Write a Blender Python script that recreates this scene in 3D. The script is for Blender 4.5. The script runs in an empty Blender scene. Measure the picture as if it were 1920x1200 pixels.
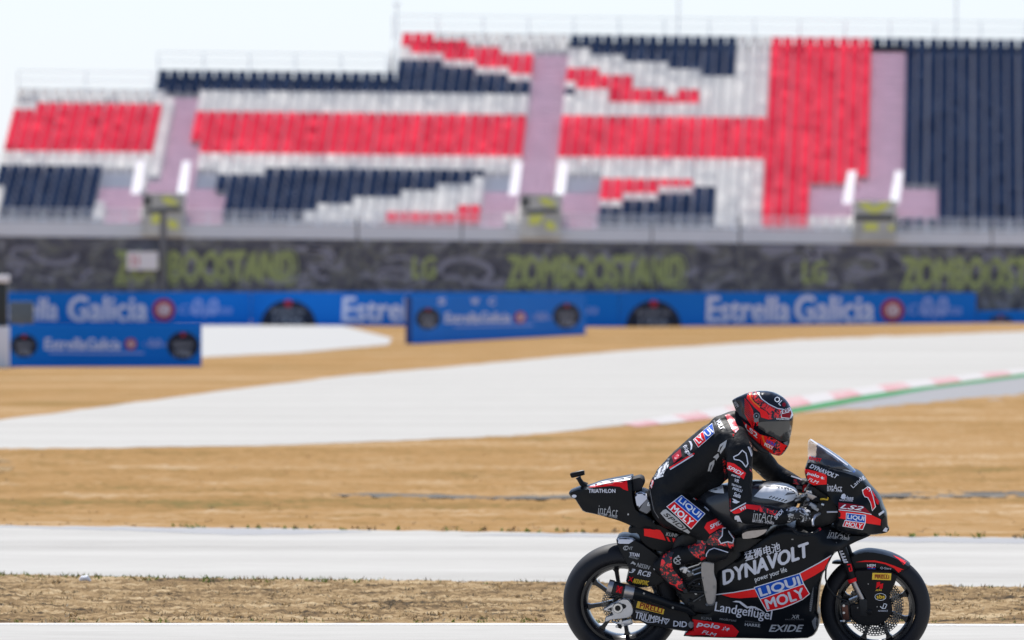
import bpy, bmesh, math, random
import numpy as np
from mathutils import Vector, Matrix, noise
from mathutils.bvhtree import BVHTree
from mathutils.geometry import delaunay_2d_cdt

random.seed(7)
R = math.radians
sc = bpy.context.scene
COL = sc.collection

# ------------------------------------------------------------------ camera, sky, sun, exposure
FPX = 400 / 36 * 1920            # focal length in photo pixels
CAM_H, CAM_D = 2.255, 63.3
PITCH = math.atan(124 / FPX)
cd = bpy.data.cameras.new('camera')
cd.lens = 400
cd.sensor_width = 36
cd.clip_start = 0.5
cd.clip_end = 6000
cd.dof.use_dof = True
cd.dof.focus_distance = CAM_D - 0.15
cd.dof.aperture_fstop = 7.0
cam = bpy.data.objects.new('camera', cd)
COL.objects.link(cam)
cam.location = (0, -CAM_D, CAM_H)
cam.rotation_euler = (math.pi / 2 - PITCH, 0, 0)
sc.camera = cam

SUN_EL, SUN_AZ = R(60), R(-14)   # azimuth from +Y (beyond the bike), negative = towards -X
world = bpy.data.worlds.new('World')
sc.world = world
world.use_nodes = True
wn = world.node_tree
bg = wn.nodes['Background']
sky = wn.nodes.new('ShaderNodeTexSky')
sky.sky_type = 'NISHITA'
sky.sun_disc = False
sky.sun_elevation = SUN_EL
sky.sun_rotation = SUN_AZ
sky.air_density = 1.0
sky.dust_density = 0.3
sky.ozone_density = 2.0
mxs = wn.nodes.new('ShaderNodeMix')          # thin bright veil of high cloud over the blue
mxs.data_type = 'RGBA'
mxs.inputs[7].default_value = (3.75, 4.5, 6.3, 1)
gen = wn.nodes.new('ShaderNodeTexCoord')
sep = wn.nodes.new('ShaderNodeSeparateXYZ')
mrs = wn.nodes.new('ShaderNodeMapRange')
mrs.inputs[1].default_value = 0.0
mrs.inputs[2].default_value = 0.6
mrs.inputs[3].default_value = 0.62
mrs.inputs[4].default_value = 0.10
wn.links.new(gen.outputs['Generated'], sep.inputs[0])
wn.links.new(sep.outputs[2], mrs.inputs[0])
wn.links.new(mrs.outputs[0], mxs.inputs[0])
wn.links.new(sky.outputs[0], mxs.inputs[6])
wn.links.new(mxs.outputs[2], bg.inputs[0])
bg.inputs[1].default_value = 0.088
sd = bpy.data.lights.new('sun', 'SUN')
sd.energy = 4.3
sd.angle = R(0.53)
sd.color = (1.0, 0.965, 0.92)
sun = bpy.data.objects.new('sun', sd)
COL.objects.link(sun)
sdir = Vector((math.sin(SUN_AZ) * math.cos(SUN_EL), math.cos(SUN_AZ) * math.cos(SUN_EL), math.sin(SUN_EL)))
sun.rotation_euler = sdir.to_track_quat('Z', 'Y').to_euler()
sun.location = sdir * 50
sc.view_settings.view_transform = 'Standard'
sc.view_settings.look = 'None'
sc.view_settings.exposure = 0.9
sc.view_settings.gamma = 1
sc.cycles.use_denoising = True
sc.cycles.max_bounces = 8
sc.cycles.transparent_max_bounces = 16
sc.cycles.sample_clamp_indirect = 6

# ------------------------------------------------------------------ helpers: photo pixel -> ray -> point
CAM = Vector(cam.location)
CR = cam.rotation_euler.to_matrix()


def ray(px, py):
    return (CR @ Vector(((px - 960) / FPX, (600 - py) / FPX, -1))).normalized()


def gnd(px, py, z=0.0):
    d = ray(px, py)
    t = (z - CAM.z) / d.z
    return CAM + d * t


def aty(px, py, y):
    d = ray(px, py)
    return CAM + d * ((y - CAM.y) / d.y)


def topix(p):
    q = CR.transposed() @ (Vector(p) - CAM)
    return 960 - FPX * q.x / q.z, 600 + FPX * q.y / q.z


YAW, LEAN = R(5), R(8)
BM = (Matrix.Translation(((1166 - 960) / 337.0, 0, 0)) @ Matrix.Rotation(-YAW, 4, 'Z') @ Matrix.Rotation(LEAN, 4, 'X'))
BMI = BM.inverted()
CL = BMI @ CAM


def lray(px, py):
    return (BMI.to_3x3() @ ray(px, py)).normalized()


def at(px, py, q=0.0):
    """point of the motorcycle's own space on the plane q metres to its right"""
    d = lray(px, py)
    return CL + d * ((-q - CL.y) / d.y)


ZD = {1: (1340, 710, 5.3333), 2: (1040, 860, 5.3333), 3: (1040, 1000, 6), 4: (1320, 1000, 6), 5: (1480, 1000, 6),
      6: (1380, 860, 6), 7: (1200, 760, 6), 8: (1200, 940, 6), 9: (1370, 725, 8.892), 10: (1460, 880, 9.233), 11: (1080, 1080, 10)}


def Z(k, *pts):
    ox, oy, s = ZD[k]
    r = [(ox + x / s, oy + y / s) for x, y in pts]
    return r


def Z1(k, x, y):
    return Z(k, (x, y))[0]


# ------------------------------------------------------------------ materials
def mat(name, col, rough=0.5, metal=0.0, coat=0.0, spec=0.5, bump=None, var=None, alpha=1.0, emit=None):
    m = bpy.data.materials.new(name)
    m.use_nodes = True
    nt = m.node_tree
    b = nt.nodes['Principled BSDF']
    b.inputs['Base Color'].default_value = (*col, 1)
    b.inputs['Roughness'].default_value = rough
    b.inputs['Metallic'].default_value = metal
    b.inputs['Coat Weight'].default_value = coat
    b.inputs['Coat Roughness'].default_value = 0.06
    b.inputs['Specular IOR Level'].default_value = spec
    b.inputs['Alpha'].default_value = alpha
    tc = nt.nodes.new('ShaderNodeTexCoord')
    if var:                       # (scale, amount): slight unevenness of colour and gloss
        n = nt.nodes.new('ShaderNodeTexNoise')
        n.inputs['Scale'].default_value = var[0]
        n.inputs['Detail'].default_value = 5
        nt.links.new(tc.outputs['Object'], n.inputs['Vector'])
        mr = nt.nodes.new('ShaderNodeMapRange')
        mr.inputs[3].default_value = 1 - var[1]
        mr.inputs[4].default_value = 1 + var[1]
        nt.links.new(n.outputs[0], mr.inputs[0])
        mx = nt.nodes.new('ShaderNodeMix')
        mx.data_type = 'RGBA'
        mx.blend_type = 'MULTIPLY'
        mx.inputs[0].default_value = 1
        mx.inputs[6].default_value = (*col, 1)
        nt.links.new(mr.outputs[0], mx.inputs[7])
        nt.links.new(mx.outputs[2], b.inputs['Base Color'])
        m2 = nt.nodes.new('ShaderNodeMapRange')
        m2.inputs[3].default_value = max(0.02, rough - var[1] * 0.4)
        m2.inputs[4].default_value = min(1, rough + var[1] * 0.4)
        nt.links.new(n.outputs[0], m2.inputs[0])
        nt.links.new(m2.outputs[0], b.inputs['Roughness'])
    if bump:                      # (scale, strength, distance)
        n = nt.nodes.new('ShaderNodeTexNoise')
        n.inputs['Scale'].default_value = bump[0]
        n.inputs['Detail'].default_value = 6
        nt.links.new(tc.outputs['Object'], n.inputs['Vector'])
        bp = nt.nodes.new('ShaderNodeBump')
        bp.inputs['Strength'].default_value = bump[1]
        bp.inputs['Distance'].default_value = bump[2]
        nt.links.new(n.outputs[0], bp.inputs['Height'])
        nt.links.new(bp.outputs[0], b.inputs['Normal'])
    return m


def splat(name, ca, cb, scale, thr, rough=0.4, soft=0.02):
    """shredded two-colour print"""
    m = mat(name, ca, rough)
    nt = m.node_tree
    b = nt.nodes['Principled BSDF']
    tc = nt.nodes['Texture Coordinate']
    n = nt.nodes.new('ShaderNodeTexNoise')
    n.inputs['Scale'].default_value = scale
    n.inputs['Detail'].default_value = 3
    n.inputs['Roughness'].default_value = 0.65
    n.inputs['Distortion'].default_value = 1.2
    nt.links.new(tc.outputs['Object'], n.inputs['Vector'])
    r = nt.nodes.new('ShaderNodeValToRGB')
    r.color_ramp.elements[0].position = thr - soft
    r.color_ramp.elements[1].position = thr + soft
    r.color_ramp.elements[0].color = (*ca, 1)
    r.color_ramp.elements[1].color = (*cb, 1)
    nt.links.new(n.outputs[0], r.inputs[0])
    nt.links.new(r.outputs[0], b.inputs['Base Color'])
    return m


BLK = (0.010, 0.011, 0.015)
RED = (0.62, 0.012, 0.016)
M = {
    'paint': mat('black_paint', (0.0055, 0.0065, 0.0085), 0.32, 0, 0.05, 0.12, var=(30, 0.12)),
    'satin': mat('satin_black', (0.007, 0.007, 0.008), 0.45, 0, 0, 0.15, var=(25, 0.15)),
    'carbon': mat('carbon_black', (0.008, 0.009, 0.011), 0.36, 0, 0.04, 0.14, var=(60, 0.25)),
    'rubber': mat('tyre_rubber', (0.011, 0.011, 0.014), 0.62, 0, 0, 0.25, bump=(90, 0.15, 0.002), var=(12, 0.25)),
    'rim': mat('rim_black', (0.010, 0.010, 0.012), 0.24, 0, 0.18, 0.3),
    'steel': mat('brushed_steel', (0.55, 0.55, 0.55), 0.32, 1.0, var=(80, 0.2)),
    'alu': mat('machined_aluminium', (0.50, 0.50, 0.52), 0.38, 0.85, var=(60, 0.2)),
    'disc': mat('brake_disc_steel', (0.10, 0.10, 0.10), 0.35, 0.9, var=(60, 0.3)),
    'titan': mat('titanium', (0.34, 0.31, 0.30), 0.34, 1.0, var=(50, 0.2)),
    'heel': mat('heel_guard_aluminium', (0.25, 0.24, 0.24), 0.36, 0.85, var=(40, 0.15)),
    'dark': mat('dark_mechanicals', (0.009, 0.009, 0.010), 0.5, 0.0, 0, 0.3, var=(40, 0.5)),
    'red': mat('red_vinyl', (0.70, 0.008, 0.014), 0.45, 0, 0, 0.12),
    'dred': mat('dark_red_vinyl', (0.26, 0.006, 0.016), 0.45, 0, 0, 0.12),
    'orange': mat('flame_orange', (0.80, 0.16, 0.02), 0.4, 0, 0, 0.2),
    'lred': mat('fluorescent_red', (0.85, 0.014, 0.014), 0.4, 0, 0.05, 0.14),
    'white': mat('white_vinyl', (0.80, 0.80, 0.82), 0.4),
    'silver': mat('silver_vinyl', (0.60, 0.60, 0.66), 0.4),
    'grey': mat('grey_vinyl', (0.38, 0.38, 0.39), 0.45),
    'dgrey': mat('dim_grey_vinyl', (0.16, 0.16, 0.17), 0.45),
    'blue': mat('blue_vinyl', (0.006, 0.075, 0.42), 0.45, 0, 0, 0.12),
    'yellow': mat('yellow_vinyl', (0.80, 0.50, 0.02), 0.4),
    'leather': mat('black_leather', (0.006, 0.0065, 0.008), 0.58, 0, 0, 0.16, bump=(34, 0.40, 0.012), var=(22, 0.25)),
    'lred_l': mat('red_leather', (0.80, 0.016, 0.02), 0.5, 0, 0, 0.15),
    'skin': mat('skin', (0.42, 0.22, 0.15), 0.5),
    'visor': mat('smoked_visor', (0.040, 0.038, 0.036), 0.16, 0.0, 0.5),
    'helm': mat('helmet_black', (0.006, 0.007, 0.012), 0.18, 0, 0.25, 0.25),
    'hump': splat('red_white_collar', (0.70, 0.05, 0.07), (0.75, 0.7, 0.7), 26, 0.55),
    'spl': splat('red_shreds_on_black', (0.012, 0.012, 0.015), (0.95, 0.02, 0.022), 34, 0.555),
    'splh': splat('black_shreds_on_red', (0.85, 0.02, 0.016), (0.012, 0.012, 0.015), 42, 0.49, 0.25),
    'splw': splat('white_fur_print', (0.012, 0.012, 0.015), (0.70, 0.70, 0.72), 30, 0.47),
    'glovew': splat('glove_highlights', (0.014, 0.014, 0.016), (0.50, 0.50, 0.51), 30, 0.57),  # pale flecks are the glove's bright highlights put into its colour
    'bolt': mat('bolt_steel', (0.20, 0.20, 0.20), 0.4, 0.8),
}


def glass(name, col, alpha):
    m = mat(name, col, 0.06, 0, 0.6, alpha=alpha)
    return m


M['screen'] = glass('tinted_screen', (0.012, 0.015, 0.028), 0.80)
M['clear'] = glass('clear_screen', (0.75, 0.78, 0.80), 0.30)


# ------------------------------------------------------------------ mesh collecting
class Part:
    def __init__(s):
        s.V, s.F, s.MI, s.S, s.mats, s.bvh = [], [], [], [], [], None

    def mi(s, m):
        m = M[m] if isinstance(m, str) else m
        if m not in s.mats:
            s.mats.append(m)
        return s.mats.index(m)

    def add(s, verts, faces, m, smooth=True):
        o = len(s.V)
        s.V += [Vector(v) for v in verts]
        i = s.mi(m)
        for f in faces:
            s.F.append(tuple(o + k for k in f))
            s.MI.append(i)
            s.S.append(smooth)
        return s

    def freeze(s):
        s.bvh = BVHTree.FromPolygons(s.V, s.F)
        return s

    def obj(s, name, parent=None, mw=None, sharp=38):
        me = bpy.data.meshes.new(name)
        me.from_pydata([tuple(v) for v in s.V], [], s.F)
        for m in s.mats:
            me.materials.append(m)
        me.polygons.foreach_set('material_index', s.MI)
        me.polygons.foreach_set('use_smooth', s.S)
        me.update()
        me.set_sharp_from_angle(angle=R(sharp))
        o = bpy.data.objects.new(name, me)
        COL.objects.link(o)
        if parent:
            o.parent = parent
        elif mw is not None:
            o.matrix_world = mw
        return o

    # ---- solids
    def tube(s, pts, rad, m, n=14, cap=True, lat=None):
        """sweep along points; lat = lateral radii (along local Y) when elliptical"""
        pts = [Vector(p) for p in pts]
        k = len(pts)
        rad = [rad] * k if not hasattr(rad, '__len__') else rad
        lat = rad if lat is None else lat
        V, F = [], []
        up = Vector((0, 1, 0))
        for i, p in enumerate(pts):
            t = (pts[min(i + 1, k - 1)] - pts[max(i - 1, 0)]).normalized()
            b = up - t * up.dot(t)
            if b.length < 0.15:
                b = Vector((0, 0, 1)) - t * t.z
            b.normalize()
            nn = t.cross(b)
            for j in range(n):
                a = 2 * math.pi * j / n
                V.append(p + b * (math.cos(a) * lat[i]) + nn * (math.sin(a) * rad[i]))
        for i in range(k - 1):
            for j in range(n):
                F.append((i * n + j, i * n + (j + 1) % n, (i + 1) * n + (j + 1) % n, (i + 1) * n + j))
        if cap:
            F.append(tuple(range(n))[::-1])
            F.append(tuple((k - 1) * n + j for j in range(n)))
        return s.add(V, F, m)

    def capsule(s, a, b, ra, rb, m, n=14):
        a, b = Vector(a), Vector(b)
        t = (b - a).normalized()
        pts, rad = [], []
        for i in range(1, 5):
            th = math.pi / 2 * i / 4
            pts.append(a - t * ra * math.cos(th)); rad.append(ra * math.sin(th))
        for i in range(1, 4):
            f = i / 4
            pts.append(a.lerp(b, f)); rad.append(ra + (rb - ra) * f)
        for i in range(0, 4):
            th = math.pi / 2 * i / 4
            pts.append(b + t * rb * math.sin(th)); rad.append(rb * math.cos(th))
        return s.tube(pts, rad, m, n)

    def lathe(s, prof, c, m, n=96, closed=True):
        """profile of (radius, y) revolved about the local Y axis through c"""
        V, F = [], []
        k = len(prof)
        for j in range(n):
            a = 2 * math.pi * j / n
            for r, y in prof:
                V.append((c[0] + r * math.cos(a), c[1] + y, c[2] + r * math.sin(a)))
        for j in range(n):
            for i in range(k if closed else k - 1):
                i2, j2 = (i + 1) % k, (j + 1) % n
                F.append((j * k + i, j2 * k + i, j2 * k + i2, j * k + i2))
        return s.add(V, F, m)

    def box(s, c, size, m, rot=None, bev=0.0):
        c = Vector(c)
        bm = bmesh.new()
        bmesh.ops.create_cube(bm, size=1)
        for v in bm.verts:
            v.co = Vector((v.co.x * size[0], v.co.y * size[1], v.co.z * size[2]))
        if bev:
            bmesh.ops.bevel(bm, geom=bm.edges[:], offset=bev, segments=2, affect='EDGES', profile=0.6)
        if rot is not None:
            bmesh.ops.rotate(bm, verts=bm.verts[:], cent=(0, 0, 0), matrix=rot)
        bm.verts.ensure_lookup_table()
        V = [v.co + c for v in bm.verts]
        F = [tuple(v.index for v in f.verts) for f in bm.faces]
        bm.free()
        return s.add(V, F, m, smooth=bool(bev))

    # ---- pillow: outline in the side view, thickness across
    def pillow(s, outline, hw, m, e=0.6, k=0.3, c=0.0, step=0.016, chaikin=1, mode='flat', edge=None):
        """outline: photo pixels. hw: half width (m) or [(px, py, h)...]. e: share of hw left at the rim."""
        hf = (lambda x, y: hw) if not hasattr(hw, '__len__') else idw(hw)
        pts = outline
        for _ in range(chaikin):
            q = []
            for i, p in enumerate(pts):
                p2 = pts[(i + 1) % len(pts)]
                q += [(p[0] * .82 + p2[0] * .18, p[1] * .82 + p2[1] * .18), (p[0] * .18 + p2[0] * .82, p[1] * .18 + p2[1] * .82)]
            pts = q
        loc = []
        for (x, y) in pts:
            p = at(x, y, c + e * hf(x, y))
            loc.append((p.x, p.z, hf(x, y)))
        B = []
        for i, p in enumerate(loc):
            p2 = loc[(i + 1) % len(loc)]
            L = math.hypot(p2[0] - p[0], p2[1] - p[1])
            nn = max(1, int(L / step + 0.5))
            for j in range(nn):
                f = j / nn
                B.append(tuple(p[t] + (p2[t] - p[t]) * f for t in range(3)))
        nb = len(B)
        poly = [(b[0], b[1]) for b in B]
        x0, x1 = min(p[0] for p in poly), max(p[0] for p in poly)
        z0, z1 = min(p[1] for p in poly), max(p[1] for p in poly)
        I = []
        row = 0
        z = z0 + step * 0.5
        P = np.array(poly)
        ring = []                     # a first ring close to the rim keeps the rounded edge clean
        sgnA = 1 if sum(poly[i - 1][0] * poly[i][1] - poly[i][0] * poly[i - 1][1] for i in range(nb)) > 0 else -1
        for i in range(nb):
            a_, c_ = poly[i - 1], poly[(i + 1) % nb]
            tx, tz = c_[0] - a_[0], c_[1] - a_[1]
            L_ = math.hypot(tx, tz) or 1
            r_ = (poly[i][0] - tz / L_ * sgnA * step * .42, poly[i][1] + tx / L_ * sgnA * step * .42)
            if inside(poly, *r_) and np.min((P[:, 0] - r_[0]) ** 2 + (P[:, 1] - r_[1]) ** 2) > (.36 * step) ** 2 and all((r_[0] - q_[0]) ** 2 + (r_[1] - q_[1]) ** 2 > (.4 * step) ** 2 for q_ in ring):
                ring.append(r_)
        I += ring
        while z < z1:
            x = x0 + step * (0.5 if row % 2 else 0.1)
            while x < x1:
                if inside(poly, x, z) and np.min((P[:, 0] - x) ** 2 + (P[:, 1] - z) ** 2) > (0.95 * step) ** 2:
                    I.append((x, z))
                x += step
            z += step * 0.866
            row += 1
        vs, es, fs, ov, _, _ = delaunay_2d_cdt([Vector(p) for p in poly + I], [(i, (i + 1) % nb) for i in range(nb)], [], 1, 1e-6)
        n = len(vs)
        cnt = {}
        for f in fs:
            for i in range(len(f)):
                ed = (f[i], f[(i + 1) % len(f)])
                cnt[frozenset(ed)] = cnt.get(frozenset(ed), []) + [ed]
        bed = [v[0] for v in cnt.values() if len(v) == 1]
        bset = {a for ed in bed for a in ed}
        inn = [i for i in range(n) if i not in bset]
        phi = np.zeros(n)
        if inn:
            idx = {v: i for i, v in enumerate(inn)}
            A = np.zeros((len(inn), len(inn)))
            nb_ = [set() for _ in range(n)]
            for ed in cnt:
                a, b = tuple(ed)
                nb_[a].add(b); nb_[b].add(a)
            for v in inn:
                i = idx[v]
                A[i, i] = len(nb_[v])
                for w in nb_[v]:
                    if w in idx:
                        A[i, idx[w]] -= 1
            phi[inn] = np.linalg.solve(A, np.ones(len(inn)))
            phi /= phi.max()
        Vn, Vf = [], []
        for i in range(n):
            x, zz = vs[i]
            px, py = topix(BM @ Vector((x, -c - e * 0.15, zz)))
            h = hf(px, py)
            t = phi[i]
            if mode == 'round':
                g = math.sqrt(max(t, 0))
            else:
                u = min(t / k, 1)
                g = math.sqrt(max(0, 1 - (1 - u) ** 2))
            yy = h * (e + (1 - e) * g)
            Vn.append((x, -(c + yy), zz))
            Vf.append((x, -(c - yy), zz))
        F = []
        for f in fs:
            F.append(tuple(f))
            F.append(tuple(i + n for i in reversed(f)))
        if e > 0:
            for a, b in bed:
                F.append((b, a, a + n, b + n))
            s.add(Vn + Vf, F, m)
        else:
            mp = {i: (i if i in bset else i + n) for i in range(n)}
            F = [tuple(f) for f in fs] + [tuple(mp[i] for i in reversed(f)) for f in fs]
            s.add(Vn + Vf, F, m)
        return s

    # ---- marks laid on the surface as the camera's side sees it (thin raised vinyl, follows the surface)
    def lay(s, V2, F2, m, lift=0.0012, maxd=0.10):
        lift = lift * 1.35 + 0.0012
        if s.bvh is None:
            s.freeze()
        out, ok = [], []
        for x, y in V2:
            d = lray(x, y)
            h = s.bvh.ray_cast(CL + d * 58, d)
            if h[0] is None:
                out.append(Vector((0, 0, 0))); ok.append(False)
            else:
                out.append(h[0] - d * lift); ok.append(True)
        F = []
        for f in F2:
            if all(ok[i] for i in f):
                if max((out[f[i]] - out[f[i - 1]]).length for i in range(len(f))) < maxd:
                    F.append(f)
        used = sorted({i for f in F for i in f})
        mp = {u: i for i, u in enumerate(used)}
        # face the camera
        G = []
        for f in F:
            a, b, c = out[f[0]], out[f[1]], out[f[2]]
            nrm = (b - a).cross(c - a)
            g = tuple(mp[i] for i in f)
            G.append(g if nrm.y < 0 else g[::-1])
        s.add([out[u] for u in used], G, m, True)
        return s

    def poly(s, pts, m, lift=0.0012, step=3.2):
        V, F = fill2d(pts, step)
        return s.lay(V, F, m, lift)

    def stroke(s, pts, w, m, lift=0.0018, closed=False):
        V, F = stroke2d(pts, w, closed)
        return s.lay(V, F, m, lift)

    def text(s, t, c, w, h, ang, m, shear=0.0, wt=0.02, lift=0.0024):
        if wt > 0.012:                # heavier lettering: a few passes a hair apart
            d_ = h * wt * .75
            ps = [(-d_, 0, 0), (d_, 0, .0002)] + ([(0, -d_ * .7, .0004), (0, d_ * .7, .0006)] if wt > .03 else [])
            w, h = w - 2 * d_, h - (d_ if wt > .03 else 0)
            for dx, dy, dl in ps:
                s.text(t, (c[0] + dx, c[1] + dy), w, h, ang, m, shear, 0.0, lift + dl)
            return s
        V, F = text2d(t, shear, wt)
        ca, sa = math.cos(R(ang)), math.sin(R(ang))
        V = [(c[0] + x * w * ca - y * h * sa, c[1] - (x * w * sa + y * h * ca)) for x, y in V]
        V, F = cut2d(V, F, 4.5)
        return s.lay(V, F, m, lift)

    def disc2(s, c, rx, ry, m, lift=0.0015, n=20):
        return s.poly([(c[0] + rx * math.cos(2 * math.pi * i / n), c[1] + ry * math.sin(2 * math.pi * i / n)) for i in range(n)], m, lift)


def idw(cp):
    A = np.array(cp, float)

    def f(x, y):
        d = (A[:, 0] - x) ** 2 + (A[:, 1] - y) ** 2 + 30.0
        w = d ** -1.5
        return float((w * A[:, 2]).sum() / w.sum())
    return f


def inside(poly, x, y):
    c = False
    j = len(poly) - 1
    for i in range(len(poly)):
        xi, yi = poly[i][0], poly[i][1]
        xj, yj = poly[j][0], poly[j][1]
        if (yi > y) != (yj > y) and x < (xj - xi) * (y - yi) / (yj - yi) + xi:
            c = not c
        j = i
    return c


def fill2d(pts, step):
    B = []
    for i, p in enumerate(pts):
        p2 = pts[(i + 1) % len(pts)]
        nn = max(1, int(math.hypot(p2[0] - p[0], p2[1] - p[1]) / step + 0.5))
        B += [(p[0] + (p2[0] - p[0]) * j / nn, p[1] + (p2[1] - p[1]) * j / nn) for j in range(nn)]
    n = len(B)
    P = np.array(B)
    I = []
    y = P[:, 1].min() + step / 2
    while y < P[:, 1].max():
        x = P[:, 0].min() + step / 2
        while x < P[:, 0].max():
            if inside(B, x, y) and np.min((P[:, 0] - x) ** 2 + (P[:, 1] - y) ** 2) > (0.5 * step) ** 2:
                I.append((x, y))
            x += step
        y += step
    vs, es, fs, *_ = delaunay_2d_cdt([Vector(p) for p in B + I], [(i, (i + 1) % n) for i in range(n)], [], 1, 1e-5)
    return [(v[0], v[1]) for v in vs], [tuple(f) for f in fs]


def stroke2d(pts, w, closed=False, step=3.0):
    if closed:
        pts = list(pts) + [pts[0]]
    Q = []
    for i in range(len(pts) - 1):
        p, p2 = pts[i], pts[i + 1]
        nn = max(1, int(math.hypot(p2[0] - p[0], p2[1] - p[1]) / step + 0.5))
        Q += [(p[0] + (p2[0] - p[0]) * j / nn, p[1] + (p2[1] - p[1]) * j / nn) for j in range(nn)]
    Q.append(pts[-1])
    V, F = [], []
    n = len(Q)
    for i, p in enumerate(Q):
        a = Q[i - 1] if i else (Q[-2] if closed else Q[0])
        b = Q[i + 1] if i < n - 1 else (Q[1] if closed else Q[-1])
        tx, ty = b[0] - a[0], b[1] - a[1]
        L = math.hypot(tx, ty) or 1
        V += [(p[0] - ty / L * w / 2, p[1] + tx / L * w / 2), (p[0] + ty / L * w / 2, p[1] - tx / L * w / 2)]
    for i in range(n - 1):
        F.append((2 * i, 2 * i + 1, 2 * i + 3, 2 * i + 2))
    return V, F


_tc = {}


def text2d(t, shear=0.0, wt=0.02):
    key = (t, shear, wt)
    if key in _tc:
        return _tc[key]
    cu = bpy.data.curves.new('lettering', 'FONT')
    cu.body = t
    cu.size = 1
    cu.resolution_u = 3
    cu.offset = wt
    cu.fill_mode = 'FRONT'
    o = bpy.data.objects.new('lettering', cu)
    COL.objects.link(o)
    dg = bpy.context.evaluated_depsgraph_get()
    me = bpy.data.meshes.new_from_object(o.evaluated_get(dg))
    V = [(v.co.x + shear * v.co.y, v.co.y) for v in me.vertices]
    F = [tuple(p.vertices) for p in me.polygons]
    bpy.data.objects.remove(o)
    bpy.data.curves.remove(cu)
    bpy.data.meshes.remove(me)
    A = np.array(V)
    lo, hi = A.min(0), A.max(0)
    A = (A - (lo + hi) / 2) / (hi - lo)
    _tc[key] = ([tuple(a) for a in A], F)
    return _tc[key]


def cut2d(V, F, g):
    A = np.array(V)
    lo, hi = A.min(0), A.max(0)
    if (hi - lo).max() < g:
        return V, F
    bm = bmesh.new()
    vs = [bm.verts.new((x, y, 0)) for x, y in V]
    for f in F:
        try:
            bm.faces.new([vs[i] for i in f])
        except ValueError:
            pass
    for ax in (0, 1):
        t = lo[ax] + g
        while t < hi[ax]:
            co = (t, 0, 0) if ax == 0 else (0, t, 0)
            no = (1, 0, 0) if ax == 0 else (0, 1, 0)
            bmesh.ops.bisect_plane(bm, geom=bm.verts[:] + bm.edges[:] + bm.faces[:], dist=1e-5, plane_co=co, plane_no=no)
            t += g
    bm.verts.index_update()
    V = [(v.co.x, v.co.y) for v in bm.verts]
    F = [tuple(v.index for v in f.verts) for f in bm.faces]
    bm.free()
    return V, F


def tag(o, label=None, cat=None, group=None, kind=None):
    if label: o['label'] = label
    if cat: o['category'] = cat
    if group: o['group'] = group
    if kind: o['kind'] = kind
    return o


def empty(name, mw):
    o = bpy.data.objects.new(name, None)
    COL.objects.link(o)
    o.matrix_world = mw
    o.empty_display_size = 0.3
    return o

# ================================================================== THE SETTING
def ground_mat(name, cols, scale, stretch=0.35, rough=0.95, fine=9.0, bump=0.6, spec=0.0):
    m = bpy.data.materials.new(name)
    m.use_nodes = True
    nt = m.node_tree
    b = nt.nodes['Principled BSDF']
    b.inputs['Roughness'].default_value = rough
    b.inputs['Specular IOR Level'].default_value = spec
    tc = nt.nodes.new('ShaderNodeTexCoord')
    mp = nt.nodes.new('ShaderNodeMapping')
    mp.inputs['Scale'].default_value = (stretch, 1, 1)
    nt.links.new(tc.outputs['Object'], mp.inputs[0])
    n1 = nt.nodes.new('ShaderNodeTexNoise')
    n1.inputs['Scale'].default_value = scale
    n1.inputs['Detail'].default_value = 5
    n1.inputs['Roughness'].default_value = 0.6
    nt.links.new(mp.outputs[0], n1.inputs['Vector'])
    n2 = nt.nodes.new('ShaderNodeTexNoise')
    n2.inputs['Scale'].default_value = fine
    n2.inputs['Detail'].default_value = 8
    n2.inputs['Roughness'].default_value = 0.7
    nt.links.new(mp.outputs[0], n2.inputs['Vector'])
    ad = nt.nodes.new('ShaderNodeMath')
    ad.operation = 'MULTIPLY_ADD'
    ad.inputs[1].default_value = 0.55
    nt.links.new(n2.outputs[0], ad.inputs[0])
    ml = nt.nodes.new('ShaderNodeMath')
    ml.operation = 'MULTIPLY'
    ml.inputs[1].default_value = 0.45
    nt.links.new(n1.outputs[0], ml.inputs[0])
    nt.links.new(ml.outputs[0], ad.inputs[2])
    r = nt.nodes.new('ShaderNodeValToRGB')
    el = r.color_ramp.elements
    while len(el) < len(cols):
        el.new(0.5)
    for i, (p, c) in enumerate(cols):
        el[i].position = p
        el[i].color = (*c, 1)
    nt.links.new(ad.outputs[0], r.inputs[0])
    nt.links.new(r.outputs[0], b.inputs['Base Color'])
    if bump:
        bp = nt.nodes.new('ShaderNodeBump')
        bp.inputs['Strength'].default_value = bump
        bp.inputs['Distance'].default_value = 0.03
        nt.links.new(n2.outputs[0], bp.inputs['Height'])
        nt.links.new(bp.outputs[0], b.inputs['Normal'])
    return m


M['drygrass'] = ground_mat('dry_grass_ground', [(0.37, (0.120, 0.098, 0.040)), (0.44, (0.182, 0.113, 0.048)), (0.50, (0.238, 0.143, 0.063)), (0.55, (0.255, 0.166, 0.084)), (0.62, (0.33, 0.245, 0.155))], 0.22, 0.42, fine=2.2)
M['verge'] = ground_mat('scorched_verge', [(0.39, (0.045, 0.037, 0.028)), (0.45, (0.125, 0.086, 0.050)), (0.51, (0.225, 0.155, 0.083)), (0.60, (0.36, 0.275, 0.17))], 2.0, 0.4, fine=9, bump=1.0)
M['asphalt'] = ground_mat('worn_asphalt', [(0.34, (0.225, 0.217, 0.204)), (0.44, (0.295, 0.287, 0.270)), (0.52, (0.325, 0.317, 0.299)), (0.63, (0.37, 0.361, 0.341))], 0.35, 0.10, rough=0.75, fine=14, bump=0.1)
M['concrete'] = ground_mat('pale_runoff', [(0.25, (0.30, 0.297, 0.288)), (0.75, (0.34, 0.336, 0.326))], 0.5, 0.3, fine=6, bump=0.1)
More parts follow.
